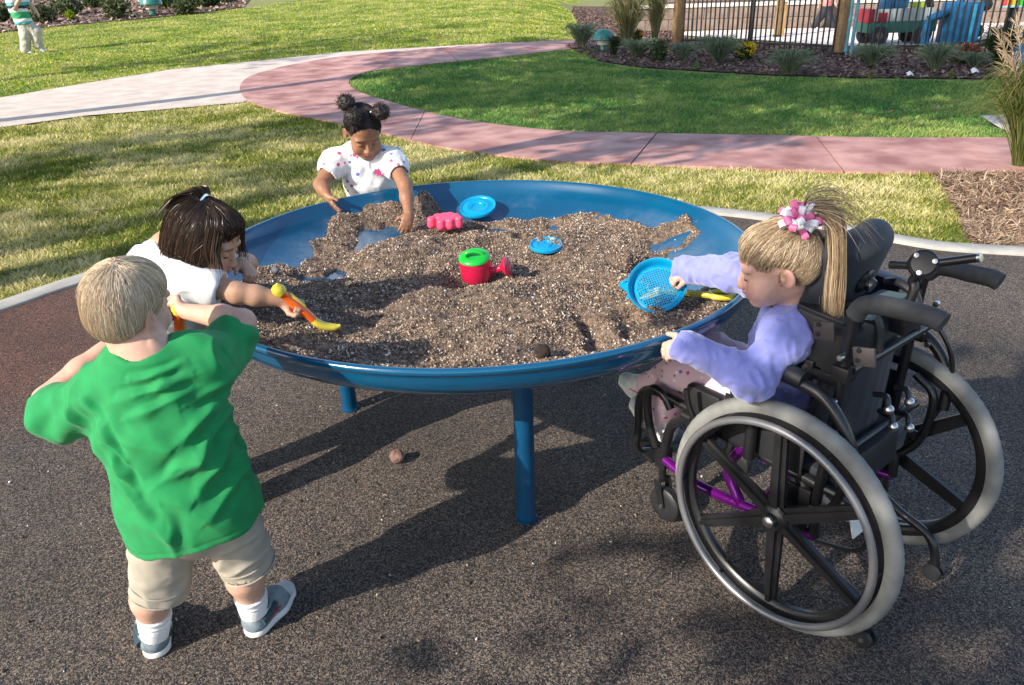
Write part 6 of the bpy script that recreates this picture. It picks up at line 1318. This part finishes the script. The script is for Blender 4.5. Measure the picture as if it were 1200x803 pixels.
# wagon and play figure beyond the fence
wg = thing('toy_wagon', 'green toy wagon with white sides and red ends beyond the picket fence', 'wagon', gp(1080, 58)+[0, 1.2, 0]); b = gp(1080, 58)+[0, 1.2, 0]; k = (b[1]*.903+.645)/FPX; X_ = np.array([1., 0, 0])
M_wgreen = mat('wagon green', (.015, .11, .085), .5, var=.15); M_wwhite = mat('wagon white', (.30, .35, .35), .6, var=.1); M_wred = mat('wagon red', (.28, .008, .02), .5); M_wblue = mat('play blue', (.006, .085, .20), .45, var=.15)
mb = MB(); mb.box(b+[0, 0, 20*k], (38*k, .34, 6*k), None, .02); mb.build('chassis', M_wgreen, wg); 
for q in range(7): mb = MB(); mb.box(b+[(-30+10*q)*k, -.33, 33*k], (4.8*k, .02, 6.5*k), None, .006); mb.build('side_panel', M_wwhite, wg)
mb = MB(); mb.box(b+[-35*k, 0, 32*k], (4*k, .33, 7.5*k), None, .01); mb.build('end_panel', M_wred, wg); mb = MB(); mb.box(b+[-26*k, -.34, 31*k], (5*k, .025, 5*k), None, .01); mb.build('corner_panel', M_wred, wg); mb = MB(); mb.box(b+[35.5*k, -.2, 33*k], (2*k, .15, 5*k), None, .01); mb.build('end_panel', M_wred, wg)
for x in (-26, 24):
    for y in (-.30, .30): 
        mb = MB(); mb.lathe([(5*k, -.05), (10*k, -.05), (11.5*k, 0), (10*k, .05), (5*k, .05)], b+[x*k, y, 11.5*k], (0, 1, 0), 28); wl = mb.build('wheel', M_pad, wg); mb = MB(); mb.lathe([(.0001, -.06), (4*k, -.055), (4.5*k, .05)], b+[x*k, y, 11.5*k], (0, 1, 0), 16); mb.build('hub', M_joint, wl)
mb = MB(); mb.tube([b+[38*k, -.1, 26*k], b+[31*k, -.1, 48*k], b+[22*k, -.1, 70*k]], [.06, .075, .06], 10); mb.build('canopy_strut', M_iron, wg)
for i, (x, z, w, h, c, l) in enumerate(((-18, 44, 6, 6, M_wblue, 'blue box at the left of the wagon load'), (-6, 43, 5, 5, M_wblue, 'blue box in the middle of the wagon load'), (-8, 51, 7, 3, M_wred, 'red tray on top of the wagon load'), (4, 46, 4.5, 7, mat('bright blue plastic', (.02, .30, .55), .4), 'bright blue bucket on the wagon'), (18, 42, 6, 3, mat('lime plastic', (.30, .42, .03), .5), 'lime green toy on the right of the wagon'))):
    mb = MB(); 
    if 'bucket' in l: mb.lathe([(w*k*.7, 0), (w*k, h*k*1.6), (w*k*1.06, h*k*1.65), (w*k*.9, h*k*1.65)], b+[x*k, -.1, (z-h)*k], n=18)
    else: mb.box(b+[x*k, -.12+.0*i, z*k], (w*k, .12, h*k), None, .02)
    o = mb.build('toy_box' if 'box' in l else 'toy_bucket' if 'bucket' in l else 'toy_tray', c, None, origin=b+[x*k, -.12, z*k]); tag(o, l, 'toy')
pf = thing('play_structure', 'blue ribbed play structure with a sloping arm and black wheel beyond the fence', 'play structure', gp(1153, 57)+[0, 1.2, 0]); b = gp(1153, 57)+[0, 1.2, 0]
mb = MB(); mb.box(b+[6*k, 0, 22*k], (18*k, .22, 22*k), None, .04); mb.build('body', M_wblue, pf)
for q in range(5): mb = MB(); mb.box(b+[(-9+7.5*q)*k, -.23, 22*k], (1.6*k, .03, 20*k), None, .01); mb.build('rib', mat('light play blue', (.02, .20, .34), .4) if q == 3 else M_wblue, pf)
mb = MB(); mb.tube([b+[-34*k, -.1, 27*k], b+[-16*k, -.1, 33*k], b+[-2*k, -.1, 39*k], b+[0, -.1, 48*k]], [.075, .085, .09, .07], 10); mb.build('arm', M_wblue, pf); mb = MB(); mb.tube([b+[-34*k, -.1, 27*k], b+[-33*k, -.1, 0]], .085, 10); mb.build('leg', M_wblue, pf)
mb = MB(); mb.lathe([(3*k, -.07), (6.5*k, -.05), (6.5*k, .05), (3*k, .07)], b+[32*k, 0, 40*k], (0, 1, 0), 20); mb.build('wheel', M_pad, pf); mb = MB(); mb.tube([b+[18*k, 0, 42*k], b+[32*k, 0, 40*k]], .04, 8); mb.build('axle', M_wblue, pf)
mb = MB(); mb.ell(b+[33*k, .2, 12*k], (8*k, .2, 8*k), None, 12); tag(mb.build('boulder', mat('dark green boulder', (.03, .06, .05), .8, var=.3, bump=.5, bs=20), None, origin=b+[33*k, .2, 12*k]), 'dark rounded boulder right of the blue play structure', 'boulder')
# rainbow sign on the right post
sg = thing('sign', 'rainbow coloured sign panel above the black fence post at the top right', 'sign', gp(1178, 62)+[0, .0, 0]); c = at(1193, 5, gp(1178, 62)[1]-.03); hues = [(.65, .08, .08), (.75, .28, .03), (.45, .5, .03), (.06, .5, .05), (.02, .45, .25), (.02, .35, .55)]
for i, hcol in enumerate(hues): mb = MB(); mb.box(c+[(-.25+.1*i), 0, .10], (.05, .012, .12), None, 0); mb.build('colour_band', mat('sign colour', hcol, .5, var=.05), sg, smooth=False)
mb = MB(); mb.box(c+[0, .0, -.035], (.31, .016, .016), None, .004); mb.build('frame', mat('pale blue frame', (.25, .5, .6), .5), sg); mb = MB(); mb.tube([np.array([c[0]-.1, c[1]+.04, .0]), np.array([c[0]-.1, c[1]+.04, c[2]])], .03, 10); mb.build('sign_post', M_iron, sg)
mb = MB(); bb = gp(1198, 88); mb.lathe([(.13, 0), (.16, .02), (.17, .36), (.15, .40), (.12, .41), (.12, .38)], bb, n=24); bk = mb.build('blue_tub', M_wblue, None, origin=bb); tag(bk, 'blue tub cut by the right frame edge in the fence bed', 'tub')
# litter
M_paper = mat('white paper', (.78, .78, .78), .8)
for l, px, py, s in (('scrap of white paper at the bed edge below the wagon', 1066, 89, .05), ('white paper scrap at the bed edge near the right side', 1142, 86, .06)):
    b = gp(px, py, .02); mb = MB(); V = np.array([(-1, -.6, .1), (0, -.7, .5), (1, -.5, .0), (-.9, .5, .9), (.1, .6, 1.3), (1, .5, .7)])*s+b; mb.add(V, [(0, 1, 4, 3), (1, 2, 5, 4)]); o = mb.build('paper_scrap', M_paper, None, origin=b, smooth=False); so = o.modifiers.new('thick', 'SOLIDIFY'); so.thickness = .002; tag(o, l, 'litter')
M_dl = mat('dry leaf', (.30, .19, .09), .8, var=.3, vs=30)
for i, (px, py, l) in enumerate(((1046, 131, 'pale dry leaf on the island lawn towards the right'), (1098, 127, 'grey dry leaf on the island lawn nearest the concrete'), (349, 165, 'orange dry leaf on the lawn left of the girl with puffs'), (112, 247, 'brown dry leaf on the lawn above the blond boy'), (344, 52, 'pale dry leaf on the far lawn above the path'), (90, 303, 'light dry leaf near the kerb at the left'), (612, 75, 'small dry leaf on the grass by the pink path'), (1175, 153, 'dark leaf on the lawn by the concrete apron'))):
    b = gp(px, py, .035); k = np.linalg.norm(b)/FPX*4.2; a = i*1.3; R = HF((math.cos(a), math.sin(a), .2), (.2, .1, 1)); V = np.array([(0, -1.2, 0), (.55, -.4, .25), (.7, .3, .3), (.2, .55, .05), (0, 1.3, .1), (-.3, .5, .05), (-.75, .2, .35), (-.5, -.5, .2), (0, 0, -.05)])*k
    mb = MB(); mb.add(V@R.T+b, [(i_, (i_+1) % 8, 8) for i_ in range(8)]); tag(mb.build('dry_leaf', M_dl, None, origin=b, smooth=False), l, 'leaf', 'dry leaves on the lawns')
# ------------------------------------------------------------ the two children in the distance
M_khaki = mat('pale khaki', (.50, .47, .42), .9); M_stripe = mat('striped jersey', (1, 1, 1), .85, attr=True, var=.05); M_ltblue = mat('light blue shoe', (.34, .48, .58), .6)
b = gp(39, 62); k = (b[1]*.903+(CAM_H-b[2])*.43)/FPX; rn = thing('person', 'running child in green white striped shirt and pale trousers at the upper left edge', 'child', b)
u = k*1.0; Pt = lambda x, z, y=0: b+np.array([x*u, y, z*u*1.03])
S = SDF(); hip = Pt(-1, 32); ch_ = Pt(-4, 54); hdc = Pt(-3, 76); hR = HF((.95, -.2, -.1)); hs2 = 62*u/ .62*.14/.1
S.chain([hip, ch_, Pt(-4, 64)], [7*u, 7.5*u, 4*u], .05)
head(S, hdc, hR, 8.3*u/.085); kn1, an1, kn2, an2 = Pt(-3, 18, -.03), Pt(-7, 4, -.03), Pt(9, 22, .05), Pt(6, 8, .08)
S.chain([hip, kn1, an1], [5*u, 4*u, 2.8*u], .03); S.chain([hip, kn2, an2], [5*u, 4*u, 2.8*u], .03)
S.chain([Pt(-6, 58, -.12), Pt(-1, 47, -.2), Pt(6, 55, -.18)], [3*u, 2.6*u, 2.1*u], .03); S.chain([Pt(-4, 58, .12), Pt(6, 50, .22), Pt(10, 44, .2)], [3*u, 2.6*u, 2.1*u], .03)
hand(S, Pt(6, 55, -.18), (.6, -.1, .8), (-.7, 0, .6), True, 10*u); hand(S, Pt(10, 44, .2), (.5, 0, -.8), (.8, 0, .5), False, 10*u)
br_ = skin_obj('body', S, .012, M_skin, SK_FAIR, rn)
S = SDF(wrinkle(9, .008, 3), .02); S.chain([Pt(-1, 33), Pt(-3.5, 45), ch_, Pt(-4, 60)], [9*u, 8.8*u, 9*u, 7*u], .05); S.rc(Pt(-6, 58, -.12), Pt(-2, 50, -.19), 4.2*u, 4*u, .04); S.rc(Pt(-4, 58, .12), Pt(3, 52, .2), 4.2*u, 4*u, .04); S.cut(Pt(-1, 30), (0, 0, -1))
def stripes(V):
    z = (V[:, 2]-b[2])/u; cols_ = np.array([(.03, .35, .14), (.72, .75, .74), (.015, .03, .04), (.10, .38, .42), (.70, .74, .70), (.03, .32, .12)]); i = (np.floor(z/3.4).astype(int)) % 6; return cols_[i]
cloth_obj('striped_shirt', S, .010, M_stripe, rn, stripes)
S = SDF(wrinkle(10, .008, 5), .02); S.chain([hip, kn1, an1], [7*u, 5.6*u, 5.2*u], .04); S.chain([hip, kn2, an2], [7*u, 5.6*u, 5*u], .04); cloth_obj('trousers', S, .010, M_khaki, rn)
shoe(rn, an1+np.array([-3*u, 0, -4*u]), (1, -.1, 0), 11*u, M_up=M_ltblue, M_tr=M_ltblue, M_acc=M_sole); shoe(rn, an2+np.array([-2.5*u, 0, -2*u]), (.75, 0, -.65), 11*u, (.65, 0, .75), M_up=M_ltblue, M_tr=M_ltblue, M_acc=M_sole)
hrn = cap(hdc, hR, 8.3*u/.085, (.076, .092, .080), (0, -.014, .034), [((0, -.05, -.01), (.06, .045, .06))], M_hair_dark, rn, (.05, .03, .018), [((0, .10, -.035), (.075, .075, .072))], .012)
b = gp(967, 34); k = (b[1]*.903+.645)/FPX; wk = thing('person', 'child in a pink top and dark trousers walking on the plaza beyond the fence', 'child', b); u = k; Pt = lambda x, z, y=0: b+np.array([x*u, y, z*u*1.0])
S = SDF(); hip = Pt(-2, 24); S.chain([hip, Pt(-3, 38), Pt(-3, 45)], [4.5*u, 5*u, 2.6*u], .04); hdc = Pt(-3, 54); hR = HF((.8, -.5, -.1)); head(S, hdc, hR, 6.4*u/.085)
kn1, an1, kn2, an2 = Pt(-7, 13, .02), Pt(-12, 3, .1), Pt(3, 12, -.04), Pt(7, 3, -.1); S.chain([hip, kn1, an1], [3.4*u, 2.7*u, 2*u], .03); S.chain([hip, kn2, an2], [3.4*u, 2.7*u, 2*u], .03)
for y, x in ((-.16, 5), (.16, -9)): S.chain([Pt(-3, 42, y*.8), Pt(x*.6, 34, y*1.2), Pt(x, 28, y)], [2.2*u, 1.9*u, 1.5*u], .03); hand(S, Pt(x, 28, y), (.2, 0, -1), (1 if y > 0 else -1, 0, 0), y < 0, 6.5*u)
skin_obj('body', S, .010, M_skin, SK_FAIR, wk)
S = SDF(wrinkle(9, .006, 3), .02); S.chain([Pt(-2, 27), Pt(-3, 36), Pt(-3, 42)], [5.6*u, 5.8*u, 4.5*u], .04)
for y, x in ((-.16, 5), (.16, -9)): S.rc(Pt(-3, 42, y*.7), Pt(x*.5, 35, y*1.1), 3*u, 3*u, .03)
S.cut(Pt(0, 24), (0, 0, -1)); cloth_obj('pink_top', S, .010, mat('pink jersey', (.60, .22, .20), .85), wk)
S = SDF(); S.chain([hip, kn1, an1], [5*u, 4*u, 3.6*u], .03); S.chain([hip, kn2, an2], [5*u, 4*u, 3.6*u], .03); cloth_obj('trousers', S, .010, M_denim, wk)
for an, f_ in ((an1, (-.3, 0, .0)), (an2, (1, -.2, 0))): shoe(wk, an+np.array([-1.5*u, 0, -3*u]), (1, -.3, 0), 7.5*u, M_up=M_sole, M_tr=M_sole, M_acc=M_wred)
cap(hdc, hR, 6.4*u/.085, (.076, .092, .080), (0, -.014, .034), [((0, -.05, -.02), (.06, .045, .07))], M_hair_dark, wk, (.05, .03, .018), [((0, .10, -.035), (.075, .075, .072))], .012)
# ------------------------------------------------------------ the trees to the left and behind the camera that shade the place
TG_ = [(.035, .07, .015), (.055, .10, .02), (.09, .13, .03), (.12, .15, .04)]
def tree(label, x, y, h, cr, ch, n, seed, clumps=26, lsz=.17, spread=.42):
    z0 = float(T(x, y)); b = np.array([x, y, z0]); t = thing('shade_tree', label, 'tree', b); r = np.random.default_rng(seed); mb = MB()
    P = [b, b+[.05, .04, h*.3], b+[-.06, .08, h*.6], b+[.05, 0, h*.93]]; mb.tube(P, [.20, .16, .11, .03], 12, sm=5); mb.build('trunk', M_bark, t)
    C = []; mb = MB()
    for k in range(clumps):
        a = k*2.4+r.random(); zz = h-ch+ch*(k+.5)/clumps; rr = cr*math.sqrt(max(.05, 1-((zz-(h-ch*.5))/(ch*.56))**2))*(.35+.65*r.random()); e = b+np.array([rr*math.cos(a), rr*math.sin(a), zz]); s_ = b+np.array([0, 0, zz*.62+h*.08])
        mb.tube([s_, (s_+e)/2+[0, 0, .25], e], [.05, .03, .012], 6, sm=3); C.append(e)
        for j in range(3): C.append(e+r.standard_normal(3)*cr*.16); mb.tube([(s_+e)/2+[0, 0, .25], C[-1]], [.02, .006], 5)
    mb.build('limbs', M_bark, t); leaf_cloud('crown', np.array(C), (cr*spread*.6, cr*spread*.6, cr*spread*.38), n, lsz, TG_, t, seed, .7, .0); return t
def ns(n, s, h): # trunk place whose crown at height h shades ground point (n across, s along the sun)
    s0 = s-h/math.tan(SUN_EL); return s0*math.cos(SUN_AZ)-n*math.sin(SUN_AZ), s0*math.sin(SUN_AZ)+n*math.cos(SUN_AZ)
for i, (n_, s_, h, cr, ch, nl, cl, l) in enumerate([
    (-1.9, 2.6, 7.0, 2.8, 4.2, 7500, 30, 'broad leafy tree behind the camera to the left, nearest the rubber ground'),
    (5.9, 9.6, 9.0, 2.4, 4.0, 7000, 26, 'tall tree left of the lawn, nearest of the row beyond the frame'),
    (9.2, 9.6, 9.5, 2.5, 4.2, 7000, 26, 'tall tree left of the lawn, middle of the row beyond the frame'),
    (12.4, 11.0, 9.5, 2.3, 4.0, 5000, 24, 'tall tree left of the pale path, last of the row beyond the frame'),
    (5.2, 12.6, 9.5, 2.3, 3.6, 5500, 24, 'tall tree behind the row left of the lawn, nearer the table'),
    (8.6, 12.8, 9.5, 2.3, 3.6, 5500, 24, 'tall tree behind the row left of the lawn, farther from the table'),
    (8.2, 2.2, 8.0, 2.6, 3.6, 1500, 20, 'thin crowned tree far left of the lawn beyond the frame'),
    (17.5, 8.0, 9.0, 2.6, 4.0, 1400, 22, 'thin crowned tree beside the far lawn beyond the frame')]):
    x, y = ns(n_, s_, h-ch*.5); tree(l, x, y, h, cr, ch, nl, 200+i, cl)
